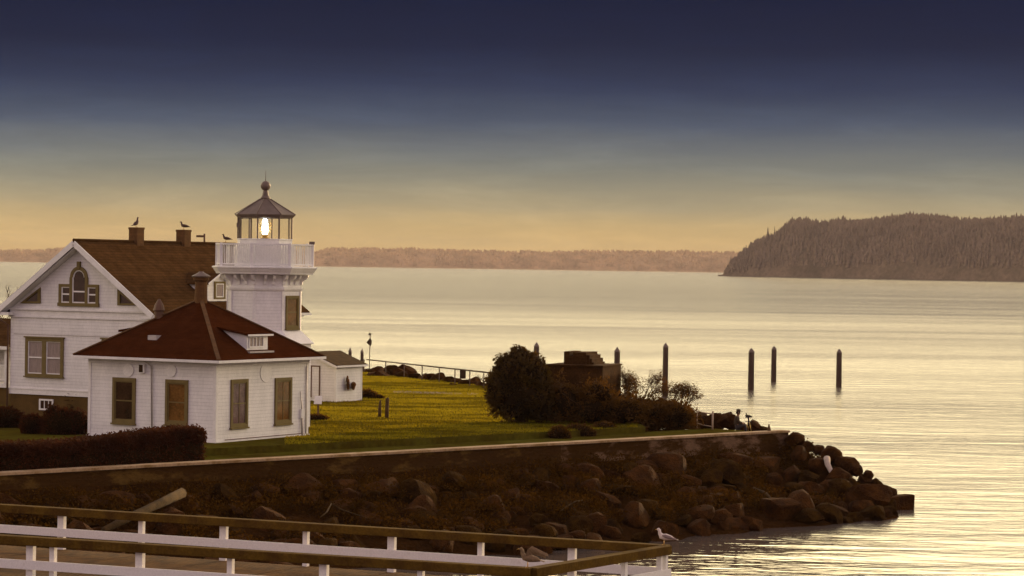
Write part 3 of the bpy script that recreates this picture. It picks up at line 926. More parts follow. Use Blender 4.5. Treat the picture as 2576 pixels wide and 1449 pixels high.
bl = [(0, 0, .6, 1.4, .9, .9), (1.6, 0, .5, 1.2, .8, .8), (-1.4, .1, .9, 1.1, .8, 1.1), (.3, 0, 1.3, .9, .8, .8)]
bush('scrub_bush', at(1490, 1060, 124.5), bl, 9000, .07, MT.scrub_leaf, 'brown scrubby bush growing against the front of the brick ruin', 'bush', seed=41, rag=0.6, shell=.3, core=.66, twigs=40)
bush('scrub_bush', at(1600, 1062, 127), [(0, 0, .6, 1.3, .9, .9), (1.4, 0, .3, 1.3, .8, .8), (-.9, 0, .9, .8, .8, .8)], 8000, .07, MT.scrub_leaf, 'brown scrub bush just right of the ruin under the leftmost tall piling', 'bush', seed=42, rag=0.6, shell=.3, core=.66, twigs=30)
bush('scrub_bush', at(1700, 1070, 126), [(0, 0, .4, 1.1, .8, .75), (-1, 0, .5, .9, .8, .7)], 8000, .065, MT.scrub_leaf, 'brown scrub patch on the slope left of the short pipe railing', 'bush', seed=43, rag=0.6, shell=.3, core=.66, twigs=30)


def twiggy(loc, w, h, n, nleaf, seed, label, size=.035, leafm=None):
    r = empty('bare_shrub', loc, 0, label, 'shrub')
    rs = random.Random(seed); m = MB(); tips = []
    def br(p, d, l, r0, lev):
        e_ = p + d * l; mid = p.lerp(e_, .5) + Vector((rs.uniform(-1, 1), rs.uniform(-1, 1), rs.uniform(0, 1))) * l * .08
        m.tube([p, mid, e_], [r0, r0 * .8, r0 * .55], 4)
        tips.append(e_); tips.append(mid)
        if lev == 0: return
        for _ in range(rs.choice((3, 4))):
            dd = (d + Vector((rs.gauss(0, .5), rs.gauss(0, .5), rs.gauss(0.05, .3)))).normalized()
            br(p.lerp(e_, rs.uniform(.5, 1)), dd, l * rs.uniform(.55, .8), r0 * .6, lev - 1)
    for i in range(n):
        a = rs.uniform(-1, 1)
        d = Vector((a * w * .8, rs.uniform(-.5, .5), 1)).normalized()
        br(Vector((a * w * .45, rs.uniform(-.3, .3), 0)), d, h * .42, .022, 3)
    m.build('branches', MT.twig, r)
    g = np.random.default_rng(seed); T = np.array([tuple(t) for t in tips])
    P2 = T[g.integers(0, len(T), nleaf)] + g.normal(size=(nleaf, 3)) * .09
    V, F = leaves(P2, size, seed=seed)
    np_mesh('foliage', V, F, leafm or MT.scrub_leaf, r)
    return r


twiggy(at(1608, 1015, 129), 1.1, 2.0, 9, 3200, 51, 'tall airy shrub with sparse leaves between the two left tall pilings')
twiggy(at(1555, 1005, 130), .6, 1.6, 5, 1000, 52, 'small airy shrub against the right side of the ruin')
twiggy(at(1705, 1025, 128), 1.0, 1.35, 9, 3200, 53, 'airy leafless shrub standing right of the second tall piling')
twiggy(at(1218, 975, 160), .8, 1.1, 5, 260, 54, 'thin bare shrub at the right end of the pipe fence')
for i, (x_, y_, sx_, lab) in enumerate(((1455, 1096, .75, 'small dark clump on the verge just behind the seawall coping'), (1405, 1102, .5, 'smallest dark clump on the verge, left of the other clump'), (1520, 1090, .6, 'low brown clump on the verge below the scrub'))):
    bush('verge_clump', gp(x_, y_, ZS), [(0, 0, .15, sx_, .5, .42), (sx_ * .6, 0, .08, sx_ * .6, .4, .3)], 1600, .05, MT.scrub_leaf, lab, 'shrub', seed=60 + i)
bush('shed_shrub', gp(922, 1003, ZL), [(0, 0, .2, .6, .4, .35), (.6, .1, .08, .4, .3, .2)], 1200, .05, MT.scrub_leaf, 'low brown shrub beside the right corner of the small white shed', 'shrub', seed=71)

# weeds on the bank, nobody could count them
n = 90000
g = np.random.default_rng(5)
ss = g.uniform(-6, Lw + 2, n); dd = g.uniform(0.3, 8.8, n)
keep = []
for s_, d_ in zip(ss, dd):
    p = WA + WD * s_ + WN * d_
    if noise.noise(Vector((p.x * .35, p.y * .35, 9))) + (0.4 if d_ < 3.5 else 0) < -0.1: continue
    z_ = height(p.x, p.y)
    if z_ < 0.4 or d_ > 8 or (p - TIP).length < 6: continue
    keep.append((p.x, p.y, z_ + g.uniform(0.02, 0.62)))
V, F = leaves(np.array(keep), 0.06, seed=5)
tag(np_mesh('bank_weeds', V, F, MT.bramble), 'brown weeds and brambles growing over the shaded bank', 'weeds', kind='stuff')

# grass blades
def grass_pts(n, poly_fn):
    out = []
    g = np.random.default_rng(77)
    while sum(len(o) for o in out) < n:
        x = g.uniform(-16, 14, n); y = g.uniform(96, 182, n)
        ok = poly_fn(x, y); out.append(np.stack([x[ok], y[ok]], 1))
    return np.concatenate(out)[:n]
def in_view_lawn(x, y):
    l2 = [(p.x, p.y) for p in lp]; c = np.zeros(len(x), bool); k = len(l2)
    for i in range(k):
        ax, ay = l2[i]; bx_, by_ = l2[(i + 1) % k]
        if ay == by_: continue
        cond = ((ay > y) != (by_ > y)) & (x < (bx_ - ax) * (y - ay) / (by_ - ay) + ax)
        c ^= cond
    return c & (x / y > -0.088) & (x / y < 0.05)
gpnt = grass_pts(150000, in_view_lawn)
nb = len(gpnt)
tn = np.array([noise.noise(Vector((x * .55, y * 1.1, 0))) + .6 * noise.noise(Vector((x * 1.6, y * 3.2, 4))) for x, y in gpnt])
hgt = rng.uniform(.025, .07, nb) * (1 + 2.2 * np.clip(tn, 0, 1))
an = rng.uniform(0, 6.28, nb); wd_ = .018
dx = np.cos(an) * wd_; dy = np.sin(an) * wd_
lx = rng.normal(0, .02, nb); ly = rng.normal(0, .02, nb)
V = np.stack([np.stack([gpnt[:, 0] - dx, gpnt[:, 1] - dy, np.full(nb, ZL)], 1), np.stack([gpnt[:, 0] + dx, gpnt[:, 1] + dy, np.full(nb, ZL)], 1),
              np.stack([gpnt[:, 0] + lx, gpnt[:, 1] + ly, ZL + hgt], 1)], 1).reshape(-1, 3)
F = np.arange(3 * nb).reshape(nb, 3)
tag(np_mesh('grass', V, F, MT.grass), 'short yellow-green grass covering the sunlit lawn', 'grass', kind='stuff')

# ------------------------------------------------------------------ facades
ANG = R(-30)
ROT = Matrix.Rotation(ANG, 3, 'Z'); IROT = Matrix.Rotation(-ANG, 3, 'Z')


def plane_hit(origin, axis, val, px, py):
    """local coordinates where the ray meets local plane axis=val of a frame turned by ANG at origin"""
    o = IROT @ (CO - Vector(origin)); d = IROT @ ray(px, py)
    i = 'xyz'.index(axis); t = (val - o[i]) / d[i]
    return o + d * t


def faceL(y0=0.0):      # wall whose outside looks along -y
    return lambda s, n, z: (s, y0 - n, z)


def faceR(x0=0.0):      # wall whose outside looks along +x
    return lambda s, n, z: (x0 + n, s, z)


def fbox(m, mapf, s0, s1, n0, n1, z0, z1):
    return m.prism([(s0, z0), (s1, z0), (s1, z1), (s0, z1)], mapf, n0, n1)


def window(root, mapf, s0, s1, z0, z1, glass, fw=0.11, sash=None, bars=0, name='window', sill=True, wide_sill=0.05, midrail=True, depth=0.07):
    s0, s1 = sorted((s0, s1)); z0, z1 = sorted((z0, z1))
    m = MB()
    fbox(m, mapf, s0, s0 + fw, 0.0, depth, z0, z1); fbox(m, mapf, s1 - fw, s1, 0.0, depth, z0, z1)
    fbox(m, mapf, s0 + fw, s1 - fw, 0.0, depth, z1 - fw * 1.1, z1); fbox(m, mapf, s0 + fw, s1 - fw, 0.0, depth, z0, z0 + fw)
    f = m.build(name, MT.olive_trim, root)
    if sill:
        m = MB(); fbox(m, mapf, s0 - wide_sill, s1 + wide_sill, 0.0, depth + .05, z0 - .07, z0 - .003); m.build('sill', MT.olive_trim, f)
    a0, a1, c0, c1 = s0 + fw, s1 - fw, z0 + fw, z1 - fw * 1.1
    m = MB(); fbox(m, mapf, a0, a1, 0.004, 0.012, c0, c1); m.build('pane', glass, f)
    sm = MT.white_trim if sash == 'white' else MT.olive_trim
    b = .05
    m = MB()
    fbox(m, mapf, a0, a0 + b, .013, .04, c0, c1); fbox(m, mapf, a1 - b, a1, .013, .04, c0, c1)
    fbox(m, mapf, a0 + b, a1 - b, .013, .04, c0, c0 + b); fbox(m, mapf, a0 + b, a1 - b, .013, .04, c1 - b, c1)
    if midrail:
        zm = (c0 + c1) / 2; fbox(m, mapf, a0 + b, a1 - b, .013, .045, zm - b / 2, zm + b / 2)
    for i in range(bars):
        sm_ = a0 + (a1 - a0) * (i + 1) / (bars + 1); fbox(m, mapf, sm_ - .014, sm_ + .014, .013, .03, c0 + b, c1 - b)
    m.build('sash', sm, f)
    return f


# ================================================================== fog signal building
OF = gp(541, 1131, ZS)
fog = empty('fog_signal_building', OF, ANG, 'small square white clapboard building with a dark red pyramid roof', 'building')
wl = -plane_hit(OF, 'y', 0, 225, 1000).x; wr = plane_hit(OF, 'x', 0, 776, 1000).y
FW = (wl + wr) / 2
print('fog width', wl, wr)
ZE = plane_hit(OF, 'y', 0, 541, 914).z          # wall top
m = MB(); m.box(-FW, 0, 0, FW, 0.0, ZE); m.build('wall', MT.white_siding, fog)
fL, fR = faceL(0), faceR(0)
for ff, s0, s1 in ((fL, -FW - .02, -FW + .12), (fL, -.12, .02), (fR, 0.0, .12), (fR, FW - .14, FW + .02)):
    m = MB(); fbox(m, ff, s0, s1, .003, .025, .331, ZE - .16); m.build('corner_board', MT.white_trim, fog)
m = MB(); fbox(m, fL, -FW - .02, .04, .003, .04, ZE - .158, ZE - .01); fbox(m, fR, 0.0, FW + .03, .003, .045, ZE - .158, ZE - .01)
m.build('frieze', MT.white_trim, fog)
m = MB(); fbox(m, fL, -FW - .02, .045, .003, .05, 0.0, .3); fbox(m, fR, 0.0, FW + .03, .003, .055, .0, .3)
m.build('base_board', MT.white_trim, fog)
m = MB(); fbox(m, fL, -FW - .04, .075, .051, .09, .27, .33); fbox(m, fR, -.04, FW + .05, .056, .09, .27, .33); m.build('water_table', MT.white_trim, fog)
OV = 0.5
cx, cy = -FW / 2, FW / 2
# roof apex from the photo column
oc = IROT @ (CO - OF); dc = IROT @ ray(505, 752)
t_ = ((Vector((cx, cy, 0)) - oc).dot(Vector((dc.x, dc.y, 0)))) / (dc.x ** 2 + dc.y ** 2)
t_ = ((cx - oc.x) * dc.x + (cy - oc.y) * dc.y) / (dc.x ** 2 + dc.y ** 2)
ZA = (oc + dc * t_).z
ze = ZE + .06
e = [(-FW - OV, -OV), (OV, -OV), (OV, FW + OV), (-FW - OV, FW + OV)]
m = MB()
m.add([(x, y, ze + .09) for x, y in e] + [(x, y, ze + .0) for x, y in e] + [(cx, cy, ZA)],
      [(0, 1, 8), (1, 2, 8), (2, 3, 8), (3, 0, 8), (0, 4, 5, 1), (1, 5, 6, 2), (2, 6, 7, 3), (3, 7, 4, 0), (4, 7, 6, 5)])
froof = m.build('roof', MT.shingle_red, fog)
slope = (ZA - ze - .09) / (FW / 2 + OV)
print('fog', 'ZE', ZE, 'ZA', ZA, 'slope', slope)
m = MB()      # hip ridge caps
for (x, y) in e:
    m.beam((x, y, ze + .12), (cx, cy, ZA + .03), .16, .05)
m.build('hip_cap', MT.brick, froof)
m = MB()      # soffit + gutter boards
m.box(-FW - OV + .04, OV - .04, -OV + .04, FW + OV - .04, ze - .05, ze - .003)
m.build('soffit', MT.white_trim, fog)
m = MB()
g_ = OV + .035
m.beam((-FW - g_, -g_, ze + .02), (g_ - .04, -g_, ze + .02), .09, .11); m.beam((g_, -g_ - .04, ze + .02), (g_, FW + g_, ze + .02), .09, .11)
m.beam((-FW - g_, -g_ + .05, ze + .02), (-FW - g_, FW + g_, ze + .02), .09, .11); m.beam((-FW - g_ + .05, FW + g_, ze + .02), (g_ - .05, FW + g_, ze + .02), .09, .11)
m.build('gutter', MT.white_trim, fog)


def frect(face, val, xa, ya, xb, yb):
    a = plane_hit(OF, face, val, xa, ya); b = plane_hit(OF, face, val, xb, yb)
    if face == 'y': return a.x, b.x, (b.z), (a.z)
    return a.y, b.y, b.z, a.z


for i, (xa, ya, xb, yb, gl) in enumerate(((285, 949, 341, 1066, MT.glass_dark), (418, 954, 473, 1070, MT.glass_amber))):
    s0, s1, z0, z1 = frect('y', 0, xa, ya, xb, yb); window(fog, fL, s0, s1, z0, z1, gl, fw=.13, wide_sill=.04)
for i, (xa, ya, xb, yb, gl) in enumerate(((580, 955, 621, 1073, MT.glass_violet), (691, 951, 731, 1064, MT.glass_amber))):
    s0, s1, z0, z1 = frect('x', 0, xa, ya, xb, yb); window(fog, fR, s0, s1, z0, z1, gl, fw=.12, wide_sill=.04, bars=1)


def disc(mapf, s, z, r, n0, n1, n=24):
    m = MB(); m.prism([(s + r * math.cos(2 * math.pi * k / n), z + r * math.sin(2 * math.pi * k / n)) for k in range(n)], mapf, n0, n1)
    return m


for px, py in ((324, 931), (431, 932)):
    q = plane_hit(OF, 'y', 0, px, py); disc(fL, q.x, q.z, .28, .003, .05).build('round_vent', MT.white_trim, fog)
q = plane_hit(OF, 'x', 0, 668, 937); m = disc(fR, q.y, q.z, .42, .003, .03)
m.build('round_vent', MT.white_trim, fog)
m = MB(); s0, s1, z0, z1 = frect('y', 0, 354, 916, 367, 938); fbox(m, fL, s0, s1, .003, .14, z0, z1); vb = m.build('vent_box', MT.white_trim, fog)
m = MB(); fbox(m, fL, s0 + .02, s1 - .06, .141, .15, z0 + .03, z1 - .02); m.build('vent_opening', MT.glass_dark, vb)
q0 = plane_hit(OF, 'y', -.06, 381, 912); q1 = plane_hit(OF, 'y', -.06, 382, 1110)
m = MB(); m.tube([(q0.x - .25, -.3, q0.z + .1), (q0.x, -.06, q0.z - .15), (q1.x, -.06, .3)], .035, 6); m.build('downpipe', MT.pipe_grey, fog)
m = MB()
q0 = plane_hit(OF, 'x', .1, 757, 985); q1 = plane_hit(OF, 'x', .1, 760, 1105)
m.tube([(0.06, q0.y, q0.z), (0.08, q0.y + .1, q0.z - .6), (.08, q1.y, q1.z + .75), (.1, q1.y + .02, q1.z)], [.02, .03, .05, .05], 6)
m.tube([(0.05, FW - .2, ZE - .3), (.05, FW - .2, .35)], .03, 6)
m.build('service_pipe', MT.pipe_grey, fog)
q = plane_hit(OF, 'x', 0, 757, 1040); m = MB(); fbox(m, fR, q.y - .12, q.y + .12, .003, .12, q.z - .2, q.z + .2); m.build('meter_box', MT.white_trim, fog)
m = MB(); fbox(m, fR, .6, FW - .5, .051, .075, .36, .39); m.build('wall_pipe', MT.pipe_brown, fog)


# shed dormers: one on the right slope, its twin on the hidden left slope
def roof_z(x):      # right slope
    return ZA - slope * (x - cx)


def dormer(sgn):
    q = None
    # front wall position from the photo (right slope)
    lo, hi = cx, OV
    for _ in range(40):
        mid = (lo + hi) / 2
        h = plane_hit(OF, 'x', mid, 646, 880)
        if h.z > roof_z(mid): hi = mid
        else: lo = mid
        if False: pass
    xf = (lo + hi) / 2
    h0 = plane_hit(OF, 'x', xf, 621, 880); h1 = plane_hit(OF, 'x', xf, 673, 880); top = plane_hit(OF, 'x', xf, 640, 843).z
    y0, y1 = h0.y, h1.y
    zb = roof_z(xf)
    T = (lambda p: p) if sgn > 0 else (lambda p: (2 * cx - p[0], p[1], p[2]))
    sl = .16
    run = (top - zb) / (slope - sl)
    m = MB()
    vs = [T((xf, y0, zb - .02)), T((xf, y1, zb - .02)), T((xf, y1, top)), T((xf, y0, top)), T((xf - run, y0, top + run * sl)), T((xf - run, y1, top + run * sl))]
    m.add(vs, [(0, 1, 2, 3), (0, 3, 4), (1, 5, 2), (2, 5, 4, 3), (0, 4, 5, 1)])
    d = m.build('dormer', MT.white_trim, fog)
    m = MB(); ov = .16; r2 = run * 1.12
    a = [T((xf + ov, y0 - ov, top - sl * ov)), T((xf + ov, y1 + ov, top - sl * ov)), T((xf - r2, y1 + ov, top + sl * r2)), T((xf - r2, y0 - ov, top + sl * r2))]
    vs = [(p[0], p[1], p[2] + .09) for p in a] + [(p[0], p[1], p[2] + .004) for p in a]
    m.add(vs, [(0, 1, 2, 3), (7, 6, 5, 4), (0, 4, 5, 1), (1, 5, 6, 2), (2, 6, 7, 3), (3, 7, 4, 0)])
    m.build('dormer_roof', MT.shingle_red, d)
    m = MB(); p, q = T((xf + ov + .02, y0 - ov, top - .0)), T((xf + ov + .02, y1 + ov, top - .0)); m.beam(p, q, .03, .08); m.build('fascia', MT.white_trim, d)
    if sgn > 0:
        mp_ = faceR(xf)
        s0 = plane_hit(OF, 'x', xf, 627, 850).y; s1 = plane_hit(OF, 'x', xf, 660, 850).y
        z1 = plane_hit(OF, 'x', xf, 640, 849).z; z0 = plane_hit(OF, 'x', xf, 640, 871).z
        m = MB(); fbox(m, mp_, s0, s1, .003, .012, z0, z1); m.build('pane', MT.glass_curtain, d)
        m = MB()
        for k in range(1, 4):
            sk = s0 + (s1 - s0) * k / 4; fbox(m, mp_, sk - .02, sk + .02, .013, .04, z0, z1)
        fbox(m, mp_, s0 - .05, s1 + .05, .013, .05, z0 - .06, z0); fbox(m, mp_, s0 - .05, s1 + .05, .013, .05, z1, z1 + .05)
        fbox(m, mp_, s0 - .05, s0, .013, .05, z0, z1); fbox(m, mp_, s1, s1 + .05, .013, .05, z0, z1)
        m.build('window_frame', MT.white_trim, d)
    m = MB(); m.box(*( (xf + .0, xf + .25) if sgn > 0 else (2 * cx - xf - .25, 2 * cx - xf)), y0 - .1, y1 + .15, zb - .12, zb - .05)
    m.build('flashing', MT.pipe_grey, d)
    return xf


XD = dormer(1); dormer(-1)
# chimney at the apex
m = MB(); m.rings([(.30, ZA - .35), (.28, ZA + .1), (.265, ZA + .75), (.34, ZA + .82), (.36, ZA + .95)], 16, 0, (cx, cy), smooth=False)
ch = m.build('chimney', MT.brick, froof)
m = MB(); m.rings([(.40, ZA + .952), (.42, ZA + 1.0), (.12, ZA + 1.16), (.10, ZA + 1.2)], 16, 0, (cx, cy)); m.build('chimney_cap', MT.lantern_metal, ch)
# conical roof vent on the left hip
vx, vy = -FW * .5 - .05, FW * .5
q = plane_hit(OF, 'y', FW * .32, 400, 792)
m = MB(); m.rings([(.2, q.z - .5), (.2, q.z + .15), (.26, q.z + .2), (.2, q.z + .42), (.05, q.z + .68)], 12, 0, (q.x, FW * .32), smooth=False)
m.build('roof_ventilator', MT.pipe_brown, froof)
zz0 = ZA - slope * (cy - .9)
h = plane_hit(OF, 'y', .75, 387, 875); zr = ZA - slope * (cy - .75)
m = MB(); m.box(h.x - .22, h.x + .25, .6, .95, zr - .08, zr + .12); m.build('skylight', MT.pipe_grey, froof)

# ================================================================== lighthouse tower
TD = 118.6
TB = at(659.5, 1080, TD); TB.z = ZL
lh = empty('lighthouse', TB, 0, 'white octagonal lighthouse tower with a lit lantern room and a dark peaked roof', 'lighthouse')
TZ = lambda y: at(659, y, TD).z - ZL
OCT = R(-90 + 30 + 5.6)          # a corner 30 degrees right of the camera axis


def vtx(r, k, z):
    a = OCT + k * math.pi / 4
    return Vector((r * math.cos(a), r * math.sin(a), z))


u = FPX / TD
RS = 91 / u / .966; RG = 121 / u / .966; RC = 132 / u / .966; RL_ = 68.5 / u / .966; RR = 76 / u / .966; RB = 119 / u / .966
m = MB(); m.rings([(RS, TZ(850)), (RS, TZ(688))], 8, OCT); m.build('shaft', MT.white_siding, lh)
m = MB(); m.rings([(RB, 0), (RB, TZ(863))], 8, OCT); lw_ = m.build('lower_storey', MT.white_siding, lh)
m = MB(); m.rings([(RB + .12, TZ(863)), (RB + .14, TZ(861)), (RS + .01, TZ(828))], 8, OCT); m.build('skirt_roof', MT.white_trim, lh)
m = MB(); m.rings([(RS + .02, TZ(731)), (RS + .07, TZ(729)), (RS + .10, TZ(725)), (RS + .10, TZ(722)), (RS + .02, TZ(721))], 8, OCT, cap=False); m.build('belt_moulding', MT.white_trim, lh)
m = MB(); m.rings([(RS + .01, TZ(721)), (RS + .012, TZ(692))], 8, OCT, cap=False); m.build('frieze', MT.white_trim, lh)
m = MB(); m.rings([(RS, TZ(690)), (RC - .20, TZ(689)), (RC - .16, TZ(684)), (RC - .12, TZ(682)), (RC - .04, TZ(675)), (RC, TZ(674)), (RC, TZ(671)), (RC - .2, TZ(669.5))], 8, OCT); m.build('cornice', MT.white_trim, lh)
for k in range(8):          # two scrolled brackets per face, plus one at each corner
    for t in (0.0, 0.36, 0.66):
        p = vtx(RS, k, 0).lerp(vtx(RS, k + 1, 0), t if t else 0.0); n_ = (p.normalized() if t == 0 else (vtx(1, k, 0) + vtx(1, k + 1, 0)).normalized())
        zt, zb = TZ(690.5), TZ(716); dz = zt - zb
        prof = [(0, zb), (.08, zb + .02), (.1, zb + dz * .35), (.2, zb + dz * .5), (.3, zb + dz * .62), (.36, zb + dz * .85), (.36, zt), (0, zt)]
        tg = Vector((-n_.y, n_.x, 0))
        mm = MB(); mm.prism(prof, lambda a, b, c: tuple(p + n_ * a + tg * b + Vector((0, 0, c))), -.07, .07)
        mm.build('bracket', MT.white_trim, lh)
# gallery railing
zg0, zg1 = TZ(667), TZ(617)
m = MB(); m.rings([(RG + .03, zg1), (RG + .03, zg1 + .07), (RG - .11, zg1 + .07), (RG - .11, zg1)], 8, OCT, cap=False)
m.add([], []); rail = m.build('gallery_handrail', MT.white_trim, lh)
m = MB(); m.rings([(RG + .01, zg0), (RG + .01, zg0 + .07), (RG - .07, zg0 + .07), (RG - .07, zg0), (RG + .01, zg0)], 8, OCT, cap=False); m.build('bottom_rail', MT.white_trim, lh)
for k in range(8):
    mm = MB(); a_, b_ = vtx(RG - .03, k, 0), vtx(RG - .03, k + 1, 0); nbal = 14
    d_ = (b_ - a_).normalized()
    for j in range(nbal):
        c = a_.lerp(b_, (j + .5) / nbal)
        mm.beam((c.x, c.y, zg0 + .07), (c.x, c.y, zg1), .045, .022, up=tuple(d_.cross(Vector((0, 0, 1)))))
    mm.build('baluster_panel', MT.white_trim, lh)
    mm = MB(); c = vtx(RG - .02, k, 0); mm.box(c.x - .06, c.x + .06, c.y - .06, c.y + .06, TZ(670), zg1 + (.12 if k == 2 else .09)); mm.build('gallery_post', MT.white_trim, lh)
c = vtx(RG - .05, 1, 0)
m = MB(); m.box(c.x - .13, c.x + .13, c.y - .1, c.y + .1, zg1 + .071, zg1 + .2); m.build('rail_box', MT.lantern_metal, lh)
m = MB(); m.rings([(RG + .05, TZ(670.2)), (RG + .05, TZ(669)), (.3, TZ(668.8))], 8, OCT); m.build('gallery_deck', MT.white_trim, lh)
# lantern room
m = MB(); m.rings([(RL_ + .12, TZ(668.7)), (RL_ + .12, TZ(618)), (RL_ + .0, TZ(616)), (RL_ + .0, TZ(604)), (RL_ + .04, TZ(603)), (RL_ + .04, TZ(601)), (RL_ - .15, TZ(600.5))], 8, OCT); m.build('lantern_base', MT.white_trim, lh)
zl0, zl1 = TZ(600.6), TZ(548)
for k in range(8):
    mm = MB(); c = vtx(RL_ - .02, k, 0); mm.beam((c.x, c.y, zl0), (c.x, c.y, zl1), .062, .062, up=tuple(c.normalized())); 
    mm.build('lantern_post', MT.lantern_metal, lh)
    a_, b_ = vtx(RL_ - .05, k, 0), vtx(RL_ - .05, k + 1, 0); a_ = a_.lerp(b_, .05); b_ = b_.lerp(a_, .05)
    n_ = (a_ + b_).normalized() * .008
    mm = MB(); mm.add([tuple(v) for v in ((a_.x, a_.y, zl0), (b_.x, b_.y, zl0), (b_.x, b_.y, zl1), (a_.x, a_.y, zl1))], [(0, 1, 2, 3)])
    mm.build('lantern_pane', MT.lantern_glass, lh)
m = MB(); m.rings([(RL_ - .1, TZ(549)), (RL_ + .02, TZ(548)), (RL_ + .04, TZ(546)), (RR - .03, TZ(542.5)), (RR, TZ(541)), (RR, TZ(539.5)), (.24, TZ(501)), (.2, TZ(499))], 8, OCT)
lr = m.build('lantern_roof', MT.lantern_metal, lh)
m = MB()
for k in range(8):
    m.tube([vtx(RR + .01, k, TZ(539.5)), vtx(.25, k, TZ(500.5))], .025, 5)
m.build('roof_rib', MT.lantern_metal, lr)
m = MB()
prof = [(.23, TZ(501)), (.23, TZ(497)), (.19, TZ(495)), (.14, TZ(490)), (.15, TZ(487)), (.12, TZ(485)), (.13, TZ(482)), (.10, TZ(480))]
zc_ = TZ(467.5); rb = 12.5 / u
for i in range(9):
    a = -1.1 + (1.1 + 1.45) * i / 8; prof.append((rb * math.cos(a), zc_ + rb * math.sin(a)))
m.rings(prof, 20, 0, smooth=True); fn = m.build('finial_ball', MT.lantern_metal, lr)
m = MB(); m.tube([(0, 0, TZ(456)), (0, 0, TZ(429))], [.018, .008], 6); m.build('lightning_rod', MT.lantern_metal, lr)
# lens
m = MB(); m.rings([(.20, zl0), (.24, zl0 + .06), (.13, zl0 + .09), (.15, zl0 + .2)], 12); m.build('lens_pedestal', MT.brass, lh)
zc_ = (zl0 + zl1) / 2 + .04; hh = .40
m = MB(); prof = []
for i in range(23):
    t = -1 + 2 * i / 22; rr = .27 * math.sqrt(max(.02, 1 - (t * .93) ** 2)) + (.018 if i % 2 else 0)
    prof.append((rr, zc_ + hh * t))
m.rings(prof, 24); ln = m.build('lens', MT.prism_glass, lh)
m = MB()
for t in (-.85, -.5, -.2, .2, .5, .85):
    rr = .285 * math.sqrt(1 - (t * .93) ** 2); m.rings([(rr, zc_ + hh * t - .012), (rr + .02, zc_ + hh * t - .012), (rr + .02, zc_ + hh * t + .012), (rr, zc_ + hh * t + .012), (rr, zc_ + hh * t - .012)], 24, cap=False)
for k in range(8):
    pts = []
    for i in range(9):
        t = -1 + 2 * i / 8; rr = .292 * math.sqrt(max(.02, 1 - (t * .93) ** 2)); a = k * math.pi / 4 + .2; pts.append((rr * math.cos(a), rr * math.sin(a), zc_ + hh * t))
    m.tube(pts, .007, 4)
m.build('lens_frame', MT.brass, ln)
m = MB(); m.rings([(.03, zc_ - .36), (.08, zc_ - .28), (.10, zc_), (.08, zc_ + .28), (.03, zc_ + .36)], 12, smooth=True); m.build('lamp', MT.lamp_glow, ln)
m = MB(); c = vtx(RL_ + .08, 6, 0); m.box(c.x - .1, c.x + .02, c.y - .05, c.y + .05, TZ(573), TZ(562)); m.build('lantern_fitting', MT.lantern_metal, lh)
# tall window on the right-hand face (between corners at +30 and +75 degrees)
pa, pb = vtx(RS, 0, 0), vtx(RS, 1, 0); fd = (pb - pa).normalized(); fn_ = Vector((fd.y, -fd.x, 0))
fl_ = (pb - pa).length
mapT = lambda s, n, z: tuple(pa + fd * s + fn_ * n + Vector((0, 0, z)))
window(lh, mapT, fl_ * .14, fl_ * .88, TZ(824), TZ(742), MT.glass_amber, fw=.1, wide_sill=.03)
for k in range(8):
    m = MB(); c = vtx(RS + .006, k, 0); m.beam((c.x, c.y, TZ(830)), (c.x, c.y, TZ(731.5)), .12, .05, up=tuple(c.normalized()))
    m.build('corner_board', MT.white_trim, lh)

# ================================================================== keeper's house
OH = gp(24, 1054, 3.2)
hs = empty('keepers_house', OH, ANG, 'two-storey white wooden house with a brown shingle gable roof and brick chimneys', 'house')
H = lambda ax, v, px, py: plane_hit(OH, ax, v, px, py)
HW = H('y', 0, 379, 800).x
HZE = H('y', 0, 379, 777).z
HBASE = H('y', 0, 200, 998).z
OVF = .5; OVS = .5
HR = H('y', -OVF, 184, 612).z
HL = 11.3
for _ in range(30):
    HL += (765 - proj(OH + ROT @ Vector((HW + OVS, HL, HZE)))[0]) * 0.02
xm = HW / 2
rs_ = (HR - HZE) / (xm)           # roof slope (ridge above wall line)
print('house W', HW, 'eave', HZE, 'ridge', HR, 'slope', rs_, 'base', HBASE, 'OH', OH, proj(OH + ROT @ Vector((HW + .5, HL, HZE))), proj(OH + ROT @ Vector((xm, HL, HR))))
hL, hR_ = faceL(0), faceR(HW)
m = MB(); m.box(.03, HW - .03, .03, HL - .03, -.8, HBASE); m.build('basement_wall', MT.basement, hs)
m = MB()
prof = [(0, HBASE), (HW, HBASE), (HW, HZE), (xm, HR - .02), (0, HZE)]
m.prism(prof, lambda s, n, z: (s, n, z), 0, HL); m.build('wall', MT.white_siding, hs)
# roof slabs
def slab(xa, za, xb, zb, th=.14, y0=-OVF, y1=HL + OVF):
    m = MB(); vs = []
    for y in (y0, y1):
        vs += [(xa, y, za), (xb, y, zb), (xb, y, zb + th), (xa, y, za + th)]
    m.add(vs, [(0, 1, 2, 3), (7, 6, 5, 4), (0, 4, 5, 1), (1, 5, 6, 2), (2, 6, 7, 3), (3, 7, 4, 0)])
    return m
zo = HZE - rs_ * OVS
hroof = slab(-OVS, zo, xm, HR).add([], []).build('roof', MT.shingle_brown, hs)
m = slab(xm, HR, HW + OVS, zo); m.build('roof', MT.shingle_brown, hs)
m = MB(); m.tube([(xm, -OVF, HR + .15), (xm, HL + OVF, HR + .15)], .09, 6, smooth=False); m.build('ridge_cap', MT.shingle_brown, hroof)
